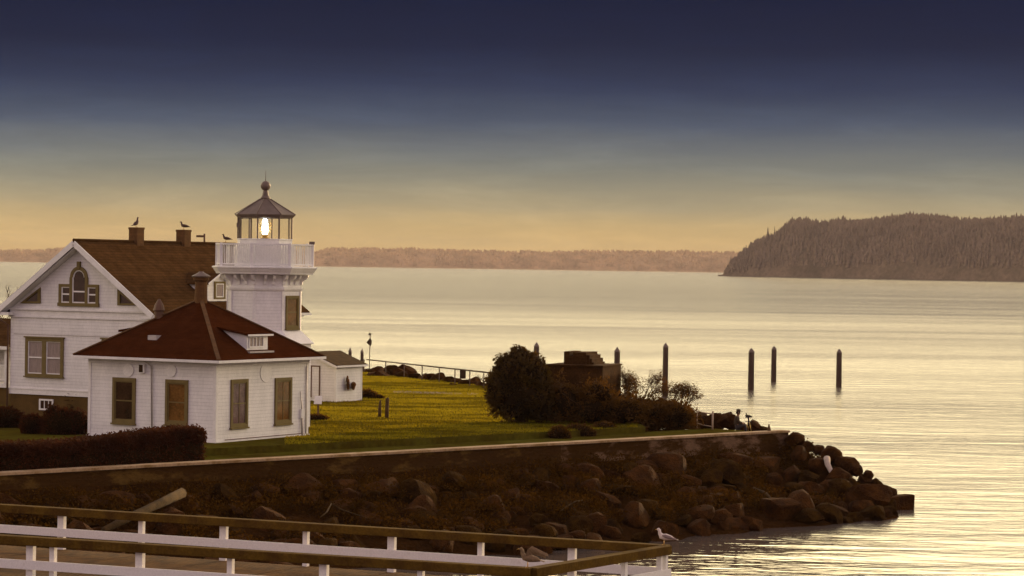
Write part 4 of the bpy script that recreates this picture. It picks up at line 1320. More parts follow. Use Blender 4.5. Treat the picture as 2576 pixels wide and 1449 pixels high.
# barge boards and eave returns
m = MB()
for xa, xb in ((-OVS, xm), (HW + OVS, xm)):
    m.beam((xa, -OVF - .025, zo + .0), (xb, -OVF - .025, HR - .0), .05, .26)
m.build('barge_board', MT.white_trim, hs)
m = MB()
for xa, xb in ((-OVS + .15, xm), (HW + OVS - .15, xm)):
    m.beam((xa, -OVF / 2 + .02, zo - .0), (xb, -OVF / 2 + .02, HR - .2), OVF - .1, .05)
m.build('soffit', MT.white_trim, hs)
m = MB(); m.box(-OVS, .25, -OVF, -.003, zo - .12, zo + .02); m.box(HW - .25, HW + OVS, -OVF, -.003, zo - .12, zo + .02)
m.box(HW + .003, HW + OVS, .0, HL, zo - .12, zo - .02); m.box(-OVS, -.003, .0, HL, zo - .12, zo - .02)
m.build('eave_return', MT.white_trim, hs)
m = MB(); m.beam((HW + OVS + .05, -OVF, zo + .02), (HW + OVS + .05, HL + OVF, zo + .02), .1, .12); m.beam((-OVS - .05, -OVF, zo + .02), (-OVS - .05, HL + OVF, zo + .02), .1, .12); m.build('gutter', MT.white_trim, hs)
m = MB()
zb1 = H('y', 0, 200, 781).z; zb2 = H('y', 0, 200, 799).z; zb3 = H('y', 0, 200, 984).z
fbox(m, hL, -.06, HW + .06, .003, .12, zb1 - .04, zb1 + .05)
fbox(m, hL, -.03, HW + .03, .003, .03, zb2, zb1 - .043); fbox(m, hL, -.05, HW + .05, .003, .07, zb2 - .06, zb2 - .003)
fbox(m, hL, -.05, HW + .05, .003, .06, zb3 - .03, zb3 + .03); fbox(m, hL, -.04, HW + .04, .003, .035, HBASE, zb3 - .033)
fbox(m, hR_, 0.0, HL, .003, .035, HBASE, zb3 - .033)
m.build('belt_course', MT.white_trim, hs)
m = MB()
q0 = H('y', 0, 34, 840).z; fbox(m, hL, .2, HW * .82, .003, .02, q0, q0 + .025); m.build('wall_cable', MT.pipe_grey, hs)


def hrect(xa, ya, xb, yb):
    a = H('y', 0, xa, ya); b = H('y', 0, xb, yb); return a.x, b.x, b.z, a.z


def double_window(xa, ya, xb, yb):
    s0, s1, z0, z1 = hrect(xa, ya, xb, yb); sm = (s0 + s1) / 2; fw = .17
    m = MB()
    for a, b in ((s0, s0 + fw), (sm - .13, sm + .13), (s1 - fw, s1)): fbox(m, hL, a, b, .003, .08, z0 + .12, z1 - .16)
    fbox(m, hL, s0, s1, .003, .08, z1 - .158, z1); fbox(m, hL, s0, s1, .003, .08, z0, z0 + .118)
    f = m.build('window', MT.olive_trim, hs)
    m = MB(); fbox(m, hL, s0 - .06, s1 + .06, .003, .13, z1 + .002, z1 + .07); m.build('head_moulding', MT.olive_trim, f)
    m = MB(); fbox(m, hL, s0 - .05, s1 + .05, .003, .14, z0 + .0 - .06, z0 - .002); m.build('sill', MT.olive_trim, f)
    for a, b in ((s0 + fw, sm - .13), (sm + .13, s1 - fw)):
        c0, c1 = z0 + .12, z1 - .16; zm = (c0 + c1) / 2
        m = MB(); fbox(m, hL, a, b, .004, .012, c0, c1); m.build('pane', MT.glass_curtain, f)
        m = MB(); t = .045
        fbox(m, hL, a, a + t, .013, .05, c0, c1); fbox(m, hL, b - t * .6, b, .013, .05, c0, c1)
        fbox(m, hL, a + t, b - t * .6, .013, .05, c0, c0 + t); fbox(m, hL, a + t, b - t * .6, .013, .05, c1 - t * .6, c1); fbox(m, hL, a + t, b - t * .6, .013, .06, zm - t * .7, zm + t * .7)
        m.build('sash', MT.white_trim, f)


double_window(66, 849, 160, 949); double_window(258, 853, 352, 953)
# Palladian window in the gable
s0, s1, z0, z1 = hrect(150, 714, 249, 769)
ca, cb = H('y', 0, 178, 740).x, H('y', 0, 221, 740).x
cc = (ca + cb) / 2; cr = (cb - ca) / 2
zs = H('y', 0, 200, 698).z                        # spring of the arch
arc = [(cc + cr * math.cos(a), zs + cr * math.sin(a)) for a in [math.pi * i / 14 for i in range(15)]]
m = MB()
fbox(m, hL, s0, ca - .001, .003, .08, z1 - .14, z1); fbox(m, hL, cb + .001, s1, .003, .08, z1 - .14, z1)
fbox(m, hL, s0 - .04, s1 + .04, .003, .11, z0 - .06, z0 + .1)
for a, b in ((s0, s0 + .16), (ca - .03, ca + .13), (cb - .13, cb + .03), (s1 - .16, s1)): fbox(m, hL, a, b, .003, .082, z0 + .1, (zs if a > s0 and b < s1 else z1 - .141))
inn = [(cc + (cr - .17) * math.cos(a), zs + (cr - .17) * math.sin(a)) for a in [math.pi * i / 14 for i in range(15)]]
for i in range(14):
    m.prism([arc[i], arc[i + 1], inn[i + 1], inn[i]], hL, .003, .085)
fbox(m, hL, cc - .09, cc + .09, .003, .12, zs + cr - .12, zs + cr + .24)
pw = m.build('window', MT.olive_trim, hs); pw['label'] = 'three-part window with an arched centre and a keystone'
m = MB(); m.prism([(ca + .13, z0 + .1), (cb - .13, z0 + .1)] + [(cb - .13, zs)] + inn[1:-1] + [(ca + .13, zs)], hL, .003, .011)
fbox(m, hL, s0 + .16, ca - .03, .003, .012, z0 + .1, z1 - .141); fbox(m, hL, cb + .03, s1 - .16, .003, .012, z0 + .1, z1 - .141)
m.build('pane', MT.glass_dark, pw)
m = MB()
for a, b, zt in ((s0 + .16, ca - .03, z1 - .141), (ca + .13, cb - .13, zs), (cb + .03, s1 - .16, z1 - .141)):
    fbox(m, hL, a, a + .06, .013, .05, z0 + .1, zt); fbox(m, hL, a + .06, b, .013, .05, z0 + .1, z0 + .16)
    zm = z0 + .1 + (zt - z0 - .1) * (.5 if zt < zs else .42); fbox(m, hL, a + .06, b, .013, .055, zm, zm + .07)
    if zt != zs: fbox(m, hL, a + .06, b, .013, .05, zt - .04, zt)
for i in range(14):
    r1, r2 = cr - .17, cr - .22; a, b = math.pi * i / 14, math.pi * (i + 1) / 14
    m.prism([(cc + r1 * math.cos(a), zs + r1 * math.sin(a)), (cc + r1 * math.cos(b), zs + r1 * math.sin(b)), (cc + r2 * math.cos(b), zs + r2 * math.sin(b)), (cc + r2 * math.cos(a), zs + r2 * math.sin(a))], hL, .013, .05)
m.build('sash', MT.white_trim, pw)
# triangular attic windows
for pts in (((103, 763), (103, 723), (52, 763)), ((297, 768), (297, 728), (348, 768))):
    q = [(H('y', 0, x, y).x, H('y', 0, x, y).z) for x, y in pts]
    cx_ = sum(a for a, b in q) / 3; cz_ = sum(b for a, b in q) / 3
    inn2 = [(cx_ + (a - cx_) * .62, cz_ + (b - cz_) * .62) for a, b in q]
    m = MB()
    for i in range(3):
        j = (i + 1) % 3; m.prism([q[i], q[j], inn2[j], inn2[i]], hL, .003, .07)
    f = m.build('window', MT.olive_trim, hs); f['label'] = 'triangular attic window under the roof slope'
    m = MB(); m.prism(inn2, hL, .003, .012); m.build('pane', MT.glass_dark, f)
# basement window
s0, s1, z0, z1 = hrect(99, 1003, 134, 1033)
b_ = -.03
bL = faceL(.03)
m = MB()
for a, b, c, d in ((s0, s0 + .08, z0, z1), (s1 - .08, s1, z0, z1), (s0 + .08, s1 - .08, z0, z0 + .08), (s0 + .08, s1 - .08, z1 - .08, z1)): fbox(m, bL, a, b, .003, .06, c, d)
f = m.build('basement_window', MT.white_trim, hs)
m = MB(); fbox(m, bL, s0 + .08, s1 - .08, .003, .012, z0 + .08, z1 - .08); m.build('pane', MT.glass_dark, f)
m = MB()
for t in (.35, .65): fbox(m, bL, s0 + (s1 - s0) * t - .02, s0 + (s1 - s0) * t + .02, .013, .03, z0 + .08, z1 - .08)
m.build('window_bar', MT.white_trim, f)
# downpipe on the left corner
m = MB(); m.tube([(-OVS, -.35, zo - .05), (-OVS + .1, -.35, zo - .35), (-.08, -.1, zo - .6), (-.08, -.1, .0)], .05, 8); m.build('downpipe', MT.pipe_brown, hs)
# chimneys on the ridge
RP0, RP1 = OH + ROT @ Vector((xm, 0, HR)), OH + ROT @ Vector((xm, HL, HR))
chim_tops = []
for xa, xb, yt in ((324, 362, 572), (443, 480, 578)):
    c = line_at((xa + xb) / 2, RP0, RP1); l = IROT @ (c - OH); z = z_at((xa + xb) / 2, yt, c) - OH.z
    w_ = (xb - xa) / (FPX / c.y) / 1.4 / 2
    m = MB(); m.box(l.x - w_, l.x + w_, l.y - w_, l.y + w_, HR - .6, z - .1); m.box(l.x - w_ - .02, l.x + w_ + .02, l.y - w_ - .02, l.y + w_ + .02, z - .1, z)
    m.build('chimney', MT.brick, hroof)
    chim_tops.append(Vector((c.x, c.y, z + OH.z)))
c = line_at(514, RP0, RP1); l = IROT @ (c - OH); z1_ = z_at(514, 588, c) - OH.z; z2_ = z_at(514, 594.5, c) - OH.z
m = MB(); m.tube([(l.x, l.y, HR), (l.x, l.y, z1_)], .05, 8); m.beam((l.x, l.y, z2_), (l.x - .22, l.y - .38, z2_), .09, .11); m.build('vent_pipe', MT.pipe_brown, hroof)
# gabled dormer on the right slope
def hroof_z(x): return HR - rs_ * (x - xm) + .14
lo, hi = xm, HW + OVS
for _ in range(40):
    mid = (lo + hi) / 2; h = H('x', mid, 532, 757)
    if h.z > hroof_z(mid): hi = mid
    else: lo = mid
xf = (lo + hi) / 2
y0 = H('x', xf, 522, 740).y; y1 = H('x', xf, 568, 740).y + .25; zt = H('x', xf, 522, 712).z; zb = hroof_z(xf); zp = zt + .42; ym = (y0 + y1) / 2
run = (zt - zb) / rs_; runp = (zp - zb) / rs_
print('dormer', xf, y0, y1, zb, zt)
m = MB()
m.add([(xf, y0, zb - .1), (xf, y1, zb - .1), (xf, y1, zt), (xf, ym, zp), (xf, y0, zt), (xf - run, y0, zt), (xf - run, y1, zt), (xf - runp, ym, zp)],
      [(0, 1, 2, 3, 4), (0, 4, 5), (1, 6, 2), (4, 3, 7, 5), (2, 6, 7, 3), (0, 5, 7, 6, 1)])
dm = m.build('dormer', MT.white_siding, hs)
m = MB(); ov = .15
for ya, sg in ((y0, -1), (y1, 1)):
    a = [(xf + ov, ya + sg * ov, zt - .08), (xf + ov, ym, zp + .02), (xf - runp - .05, ym, zp + .02), (xf - run + .05, ya + sg * ov, zt - .08)]
    vs = a + [(x, y, z + .07) for x, y, z in a]
    m.add(vs, [(0, 1, 2, 3), (7, 6, 5, 4), (0, 4, 5, 1), (1, 5, 6, 2), (2, 6, 7, 3), (3, 7, 4, 0)])
m.build('dormer_roof', MT.shingle_brown, dm)
m = MB()
for ya, sg in ((y0, -1), (y1, 1)): m.beam((xf + ov + .02, ya + sg * ov, zt - .06), (xf + ov + .02, ym, zp + .03), .03, .1)
m.beam((xf + .05, y0 - .05, zb + .03), (xf + .05, y1, zb + .03), .08, .08)
m.build('dormer_trim', MT.white_trim, dm)
mp_ = faceR(xf)
a = H('x', xf, 538, 708); b = H('x', xf, 565, 752)
fw = .13; m = MB(); s0, s1, z0, z1 = a.y, b.y, b.z, a.z
for q in ((s0, s0 + fw, z0, z1), (s1 - fw, s1, z0, z1), (s0 + fw, s1 - fw, z0, z0 + .08), (s0 + fw, s1 - fw, z1 - .1, z1)): fbox(m, mp_, q[0], q[1], .003, .06, q[2], q[3])
f = m.build('dormer_window', MT.olive_trim, dm)
# (pane and sash stay in the dormer's own level: deeper nesting is not used)
m = MB(); fbox(m, mp_, s0 + fw, s1 - fw, .003, .012, z0 + .08, z1 - .1); m.build('dormer_pane', MT.glass_curtain, dm)
m = MB()
for q in ((s0 + fw, s0 + fw + .05, z0 + .08, z1 - .1), (s1 - fw - .05, s1 - fw, z0 + .08, z1 - .1), (s0 + fw + .05, s1 - fw - .05, z0 + .08, z0 + .13), (s0 + fw + .05, s1 - fw - .05, z1 - .15, z1 - .1)): fbox(m, mp_, q[0], q[1], .013, .05, q[2], q[3])
m.build('dormer_sash', MT.white_trim, dm)

# ================================================================== neighbour with porch at the left edge
ON = at(-36, 1054, OH.y + 9); ON.z = 3.2
nb_ = empty('porch_house', ON, ANG, 'low brown-roofed porch building cut off by the left edge behind the house', 'house')
N_ = lambda ax, v, px, py: plane_hit(ON, ax, v, px, py)
nz_ = N_('y', 0, 8, 872).z; nzt = N_('y', 2, 8, 806).z
xr = N_('y', 0, 19, 900).x
m = MB(); m.box(-5, xr - 1.2, 1.5, 5.5, -.6, nz_); m.build('wall', MT.white_siding, nb_)
m = MB(); m.add([(-5.3, -.3, nz_), (xr + .25, -.3, nz_), (xr + .25, 5.8, nz_), (-5.3, 5.8, nz_), (-3.3, 2.6, nzt + .1), (xr - .5, 2.6, nzt + .1)],
                [(0, 1, 5, 4), (1, 2, 5), (2, 3, 4, 5), (3, 0, 4), (0, 3, 2, 1)]); m.build('roof', MT.shingle_brown, nb_)
m = MB(); m.box(-5.3, xr + .25, -.34, -.302, nz_ - .14, nz_ + .03); m.build('fascia', MT.white_trim, nb_)
m = MB()
for x_ in (xr - .05, xr - 1.6, xr - 3.2): m.box(x_ - .08, x_ + .08, -.1, .06, 1.3, nz_ - .005)
m.build('porch_post', MT.white_trim, nb_)
m = MB(); m.beam((-4, 0, 2.25), (xr, 0, 2.25), .06, .06); m.beam((-4, 0, 1.5), (xr, 0, 1.5), .05, .05)
for i in range(24): x_ = xr - .12 * i; m.beam((x_, 0, 1.5), (x_, 0, 2.25), .03, .03)
m.build('porch_railing', MT.white_trim, nb_)
m = MB(); m.box(-5, xr, -.1, 1.5, 1.1, 1.32); m.build('porch_floor', MT.white_trim, nb_)
m = MB(); m.box(-5, xr, 0, 1.4, -.6, 1.09); m.build('porch_base', MT.basement, nb_)
# bare tree behind
bt = at(10, 990, OH.y + 16); bt.z = 3.2
tr_ = empty('bare_tree', bt, 0, 'leafless tree whose thin twigs show at the left edge behind the house', 'tree')
m = MB(); rs = random.Random(12); tw = MB()
m.tube([(0, 0, 0), (.1, 0, 1.6), (0, .1, 3.0)], [.16, .12, .09], 8); m.build('trunk', MT.twig, tr_)
def tbr(p, d, l, r0, lev):
    e_ = p + d * l; tw.tube([p, p.lerp(e_, .5) + Vector((rs.uniform(-.1, .1), 0, .05)), e_], [r0, r0 * .8, r0 * .5], 4)
    if lev:
        for _ in range(3): tbr(p.lerp(e_, rs.uniform(.5, 1)), (d + Vector((rs.gauss(0, .45), rs.gauss(0, .4), rs.gauss(.1, .3)))).normalized(), l * .68, r0 * .6, lev - 1)
for i in range(5): tbr(Vector((0, .05, 2.6 + i * .1)), Vector((rs.uniform(-.7, .7), rs.uniform(-.5, .5), 1)).normalized(), 1.7, .05, 3)
tw.build('crown', MT.twig, tr_)

# ================================================================== shed
OS = gp(844, 1012, ZL)
sh = empty('shed', OS, ANG, 'tiny white clapboard shed with a brown gable roof at the edge of the lawn', 'shed')
S = lambda ax, v, px, py: plane_hit(OS, ax, v, px, py)
sl_ = S('x', 0, 910, 1000).y; sz = S('x', 0, 846, 920).z; srz = S('y', 0, 779, 884).z; sxp = S('y', 0, 783, 884).x
print('shed', sl_, sz, srz, sxp)
m = MB(); m.prism([(2 * sxp, 0), (0, 0), (0, sz), (sxp, srz - .1), (2 * sxp, sz)], lambda s, n, z: (s, n, z), 0, sl_); m.build('wall', MT.white_siding, sh)
m = MB(); sl2 = (srz - .1 - sz) / -sxp; o1 = .22
for sg in (0, 1):
    xa = o1 if sg == 0 else 2 * sxp - o1; vs = []
    for y in (-.22, sl_ + .25):
        vs += [(xa, y, sz - sl2 * o1), (sxp, y, srz - .1), (sxp, y, srz), (xa, y, sz - sl2 * o1 + .1)]
    m.add(vs, [(0, 1, 2, 3), (7, 6, 5, 4), (0, 4, 5, 1), (1, 5, 6, 2), (2, 6, 7, 3), (3, 7, 4, 0)])
m.build('roof', MT.shed_shingle, sh)
m = MB(); m.beam((o1, -.235, sz - sl2 * o1 + .0), (sxp, -.235, srz - .1), .02, .12); m.beam((o1 + .01, -.22, sz - sl2 * o1 + .04), (o1 + .01, sl_ + .25, sz - sl2 * o1 + .04), .02, .1); m.build('fascia', MT.white_trim, sh)
for ff, s0, s1 in ((faceR(0), 0, .09), (faceR(0), sl_ - .09, sl_), (faceL(0), -.09, .02)):
    m = MB(); fbox(m, ff, s0, s1, .003, .02, 0, sz - .1); m.build('corner_board', MT.white_trim, sh)
a = S('y', 0, 783, 919); b = S('y', 0, 805, 1000)
m = MB(); s0, s1, z0, z1 = a.x, b.x, max(b.z, .1), a.z
for q in ((s0, s0 + .07, z0, z1), (s1 - .07, s1, z0, z1), (s0 + .07, s1 - .07, z1 - .07, z1)): fbox(m, faceL(0), q[0], q[1], .003, .04, q[2], q[3])
f = m.build('door_frame', MT.pipe_brown, sh)
m = MB(); fbox(m, faceL(0), s0 + .07, s1 - .07, .003, .02, z0, z1 - .07); m.build('door', MT.white_siding, sh)
q = S('x', .05, 878, 962)
cl = bush('wall_climber', OS + ROT @ Vector((.14, q.y, q.z - .2)), [(-.1, -.25, .1, .06, .22, .3), (.15, .2, 0, .1, .35, .2), (.2, .45, .05, .06, .3, .12), (-.15, -.3, .35, .05, .12, .25)], 900, .045, MT.ivy, 'reddish brown climber clinging to the right wall of the shed', 'climber', seed=81, core=.6)
# chair
oc_ = gp(826, 1010, ZL)
chr_ = empty('garden_chair', oc_, R(-20), 'small reddish brown slatted chair standing in front of the shed', 'chair')
m = MB(); m.box(-.24, .24, -.22, .22, .3, .34); m.build('seat', MT.chair_red, chr_)
m = MB()
for i in range(5): m.beam((-.2 + .1 * i, .2, .34), (-.2 + .1 * i, .36, .85), .08, .025)
m.build('backrest', MT.chair_red, chr_)
for x_, y_ in ((-.22, -.2), (.22, -.2), (-.22, .2), (.22, .2)):
    m = MB(); m.box(x_ - .025, x_ + .025, y_ - .025, y_ + .025, 0, .298); m.build('leg', MT.chair_red, chr_)
# information sign
os_ = gp(800, 1046, ZL)
sg_ = empty('information_board', os_, R(15), 'small tilted white board on a short post beside the white building', 'sign')
zc_ = z_at(800, 1006, os_) - ZL
m = MB(); m.beam((-.17, -.02, zc_ - .16), (-.1, .16, zc_ + .2), .42, .03, up=(0, -1, .4)); 
m = MB(); m.add([(-.24, -.1, zc_ - .2), (.16, -.1, zc_ - .2), (.22, .06, zc_ + .2), (-.16, .06, zc_ + .2), (-.24, -.07, zc_ - .21), (.16, -.07, zc_ - .21), (.22, .09, zc_ + .19), (-.16, .09, zc_ + .19)],
               [(0, 1, 2, 3), (7, 6, 5, 4), (0, 4, 5, 1), (1, 5, 6, 2), (2, 6, 7, 3), (3, 7, 4, 0)]); m.build('panel', MT.white_trim, sg_)
m = MB(); m.box(-.04, .04, -.04, .03, 0, zc_ - .05); m.build('post', MT.pipe_brown, sg_)
bush('post_mound', gp(797, 1056, ZL), [(0, 0, .05, .6, .4, .22)], 900, .05, MT.scrub_leaf, 'low brown plant mound at the foot of the small white board', 'shrub', seed=91)
# two short posts on the lawn
for px, yt, yb, w_, lab in ((955, 1006, 1050, .16, 'shorter and thinner of the two wooden posts on the lawn'), (973, 1001, 1052, .19, 'taller of the two wooden posts on the lawn')):
    p = gp(px, yb, ZL); h = z_at(px, yt, p) - ZL
    m = MB(); m.tube([(0, 0, -.1), (0, 0, h * .5), (.02, 0, h * .95), (.05 if px < 960 else 0, 0, h)], [w_ / 2, w_ / 2, w_ * (.25 if px < 960 else .45), .02 if px < 960 else w_ * .4], 8)
    o = m.build('wooden_post', MT.twig); o.location = p; tag(o, lab, 'post', 'short wooden posts on the lawn')
# pennant pole
p = gp(929, 940, 3.2)
fp = empty('pennant_pole', p, 0, 'thin pole with a limp dark pennant and a ball on top beyond the shed', 'flagpole')
m = MB(); h = z_at(930, 843, p) - p.z; m.tube([(0, 0, -.3), (0.02, 0, h)], .035, 6); m.build('pole', MT.fence_metal, fp)
m = MB(); m.rings([(.02, h - .02), (.09, h + .03), (.1, h + .09), (.06, h + .15), (.01, h + .17)], 10, smooth=True); m.build('ball', MT.fence_metal, fp)
za, zb_, zm_ = z_at(930, 850, p) - p.z, z_at(930, 871, p) - p.z, z_at(930, 862, p) - p.z
m = MB(); m.add([(.02, -.03, za), (.14, 0, zm_ + .15), (.13, .02, zb_ + .15), (.05, 0, zb_), (-.24, -.02, zm_), (0.02, .06, za), (.14, .08, zm_ + .15), (.13, .1, zb_ + .15), (.05, .06, zb_), (-.22, .05, zm_)],
                [(0, 1, 2, 3, 4), (9, 8, 7, 6, 5), (0, 5, 6, 1), (1, 6, 7, 2), (2, 7, 8, 3), (3, 8, 9, 4), (4, 9, 5, 0)]); m.build('pennant', MT.flag_cloth, fp)
# pipe fence
fA = gp(918, 942, ZL); fB = gp(1240, 983, ZL)
fA = Vector((fA.x, fA.y + 2, ZL)); fB = Vector((fB.x, fB.y + 2, ZL))
pf = empty('pipe_fence', (0, 0, 0), 0, 'thin brown pipe fence above the boulders at the far edge of the lawn', 'fence')
tA = Vector((fA.x, fA.y, z_at(918, 904.5, fA))); tB = Vector((fB.x, fB.y, z_at(1240, 938.5, fB)))
m = MB(); m.tube([tA, tB], .05, 6); m.build('top_rail', MT.fence_metal, pf)
for px in (921, 988, 1060, 1125, 1188.5, 1247 - 4, 1155, 1091, 1023, 955) if False else (928, 982, 1048, 1112, 1175 - 1, 1205 + 24):
    pass
for zx in (770, 1005, 1205, 1400, 1587, 1757, 1918, 2070):
    px = (1100 + zx / 2.8975) / 1.4907
    t = line_at(px, tA, tB); m = MB(); m.tube([(t.x, t.y, 2.9), tuple(t)], .04, 6); m.build('fence_post', MT.fence_metal, pf)
px = (1100 + 1843 / 2.8975) / 1.4907; t = line_at(px, tA, tB)
m = MB(); m.box(t.x - .19, t.x + .19, t.y - .07, t.y - .05, t.z - .56, t.z + .02); tag(m.build('fence_sign', MT.flag_cloth), 'small dark notice plate hanging on the pipe fence', 'sign')


# ================================================================== pilings
def piling(px, yt, Y=None, yb=None, w_=None, label='', zb=-2.2):
    if Y is None:
        p = gp(px, yb, 0.0)
    else:
        p = at(px, yt, Y)
    h = at(px, yt, p.y).z
    r = (w_ if w_ else 14) / (FPX / p.y) / 2
    root = empty('piling', (p.x, p.y, 0), random.uniform(0, 1), label, 'piling', 'timber pilings standing in the water')
    m = MB(); m.rings([(r * 1.06, zb), (r * 1.04, 0.4), (r, h * .5), (r * .97, h - .42)], 12, smooth=True); m.build('pole', MT.piling, root)
    m = MB(); m.rings([(r * 1.05, h - .42), (r * 1.05, h - .34), (.02, h)], 12); m.build('cap', MT.lantern_metal, root)
    return root


piling(881, 874, Y=235, w_=8.5, label='short piling top peeking over the shed roof, left of its neighbour')
piling(911, 877, Y=235, w_=8.5, label='piling top just right of the shed roof beside the pennant pole')
piling(1350, 861, Y=225, w_=14, label='piling standing behind the big round bush')
piling(1553, 873, Y=214, w_=15, label='piling rising just right of the brick ruin')
piling(1675, 862, Y=220, w_=14, label='tall piling between the two airy shrubs')
piling(1889, 875, yb=981, w_=15, label='leftmost of the three pilings standing in open water')
piling(1946, 870, yb=960, w_=13.5, label='middle one of the three pilings standing in open water')
piling(2110, 877, yb=974, w_=14, label='rightmost of the three pilings standing in open water')

# guard rail near the point, small post
gA, gB = gp(1750, 1066, ZL), gp(1794, 1078, ZL)
gr = empty('pipe_railing', (0, 0, 0), 0, 'short pale bent pipe railing above the right end of the seawall', 'railing')
tA = Vector((gA.x, gA.y, z_at(1752, 1043, gA))); tB = Vector((gB.x, gB.y, z_at(1794, 1040, gB)))
tA = at(1712, 1024, 127); tM = at(1754, 1035, 126.2); tB = at(1793, 1042, 125.4)
m = MB(); m.tube([tA, tM, tB], .03, 6); m.build('top_rail', MT.rail_pale, gr)
m = MB(); m.tube([tM, (tM.x, tM.y, 3.0)], .03, 6); m.build('fence_post', MT.rail_pale, gr)
m = MB(); m.tube([(tB.x, tB.y, tB.z + .15), (tB.x, tB.y, 2.9)], .05, 6); m.build('fence_post', MT.rail_pale, gr)
m = MB(); m.tube([at(1755, 1065, 126.2), at(1772, 1070, 125.8), at(1792, 1073, 125.4)], .025, 6); m.build('lower_rail', MT.rail_pale, gr)
p = at(1934, 1089, WB.y - .5)
m = MB(); m.tube([(0, 0, -.2), (0, 0, .2), (0, 0, .42)], [.1, .09, .02], 7); o = m.build('wooden_post', MT.twig); o.location = p; tag(o, 'tiny pointed stake near the right end of the seawall coping', 'post')


# ================================================================== person and tripod
def skin_obj(name, verts, edges, radii, mt, parent, root=0, sub=2):
    me = bpy.data.meshes.new(name); me.from_pydata([tuple(v) for v in verts], edges, []); me.update()
    o = bpy.data.objects.new(name, me); C.objects.link(o)
    sk = o.modifiers.new('skin', 'SKIN'); sk.use_smooth_shade = True
    for i, r in enumerate(radii):
        me.skin_vertices[0].data[i].radius = (r, r) if isinstance(r, (int, float)) else r
        me.skin_vertices[0].data[i].use_root = (i == root)
    ss_ = o.modifiers.new('sub', 'SUBSURF'); ss_.levels = sub; ss_.render_levels = sub
    me.materials.append(mt)
    if parent is not None: o.parent = parent
    return o


def ensure_skin(me):
    if not me.skin_vertices:
        bm = bmesh.new(); bm.from_mesh(me); bm.verts.layers.skin.verify(); bm.to_mesh(me); bm.free()


_old = skin_obj
def skin_obj(name, verts, edges, radii, mt, parent, root=0, sub=2):
    me = bpy.data.meshes.new(name); me.from_pydata([tuple(v) for v in verts], edges, []); me.update()
    ensure_skin(me)
    o = bpy.data.objects.new(name, me); C.objects.link(o)
    for i, r in enumerate(radii):
        me.skin_vertices[0].data[i].radius = (r, r) if isinstance(r, (int, float)) else r
        me.skin_vertices[0].data[i].use_root = (i == root)
    sk = o.modifiers.new('skin', 'SKIN'); sk.use_smooth_shade = True
    ss_ = o.modifiers.new('sub', 'SUBSURF'); ss_.levels = sub; ss_.render_levels = sub
    me.materials.append(mt)
    if parent is not None: o.parent = parent
    return o


pp = at(1852, 1086, 124.6)
per = empty('person', pp, R(0), 'person in dark jacket and baseball cap sitting on the rocks facing the water', 'person')
# seated on a rock, facing right (+x), turned a little away
vb = [(0, 0, .25), (.02, 0, .45), (.05, 0, .66), (.06, 0, .74), (.08, 0, .80),           # pelvis, belly, chest, neck base, neck
      (.02, -.17, .68), (.10, -.24, .48), (.30, -.14, .40), (.36, -.10, .40),            # right arm (camera side)
      (.02, .17, .68), (.12, .24, .48), (.32, .12, .42), (.38, .08, .42),                # left arm
      (.05, -.09, .24), (.42, -.12, .34), (.46, -.12, -.05), (.56, -.12, -.08),          # right leg, knee raised
      (.05, .09, .24), (.44, .12, .36), (.50, .12, -.03), (.60, .12, -.06),
      (.09, 0, .90), (.10, 0, 1.0)]                                                      # head
eb = [(0, 1), (1, 2), (2, 3), (3, 4), (2, 5), (5, 6), (6, 7), (7, 8), (2, 9), (9, 10), (10, 11), (11, 12), (0, 13), (13, 14), (14, 15), (15, 16), (0, 17), (17, 18), (18, 19), (19, 20), (4, 21), (21, 22)]
rb_ = [(.15, .13), (.14, .12), (.16, .13), (.09, .08), .055, .075, .055, .038, .03, .075, .055, .038, .03, .1, .07, .045, .035, .1, .07, .045, .035, .1, .085]
# fingers
def hand(base, tip, idx):
    d = (Vector(tip) - Vector(base)).normalized()
    for k, (off, l) in enumerate(((-.03, .06), (-.01, .075), (.01, .072), (.03, .055))):
        i0 = len(vb); p0 = Vector(tip) + Vector((0, off, 0)); vb.append(tuple(p0)); vb.append(tuple(p0 + d * l * .6)); vb.append(tuple(p0 + d * l + Vector((0, 0, -.02))))
        eb.extend([(idx, i0), (i0, i0 + 1), (i0 + 1, i0 + 2)]); rb_.extend([.011, .009, .008])
    i0 = len(vb); p0 = Vector(tip) + Vector((-.01, .035 if off > 0 else -.035, .01)); vb.append(tuple(p0)); vb.append(tuple(p0 + d * .04 + Vector((0, .015, .01))))
    eb.extend([(idx, i0), (i0, i0 + 1)]); rb_.extend([.012, .009])
hand(vb[7], vb[8], 8); hand(vb[11], vb[12], 12)
skin_obj('body', vb, eb, rb_, MT.skin, per, 0)
# clothes over the body
skin_obj('jacket', [(0, 0, .27), (.02, 0, .45), (.05, 0, .66), (.06, 0, .75), (.02, -.17, .68), (.10, -.24, .48), (.29, -.145, .405), (.02, .17, .68), (.12, .24, .48), (.31, .125, .42)],
         [(0, 1), (1, 2), (2, 3), (2, 4), (4, 5), (5, 6), (2, 7), (7, 8), (8, 9)], [(.18, .16), (.17, .15), (.18, .15), (.10, .09), .095, .072, .05, .095, .072, .05], MT.cloth_dark, per, 0)
skin_obj('trousers', [(0, 0, .24), (.06, -.09, .24), (.42, -.12, .34), (.46, -.12, .0), (.06, .09, .24), (.44, .12, .36), (.50, .12, .02)], [(0, 1), (1, 2), (2, 3), (0, 4), (4, 5), (5, 6)],
         [(.16, .15), .115, .085, .06, .115, .085, .06], MT.cloth_jeans, per, 0)
m = MB()
hc = Vector((.1, 0, .95))
prof = [(.108, 1.0), (.106, 1.04), (.09, 1.085), (.05, 1.11), (.01, 1.118)]
m.rings(prof, 14, 0, (.095, 0), smooth=True)
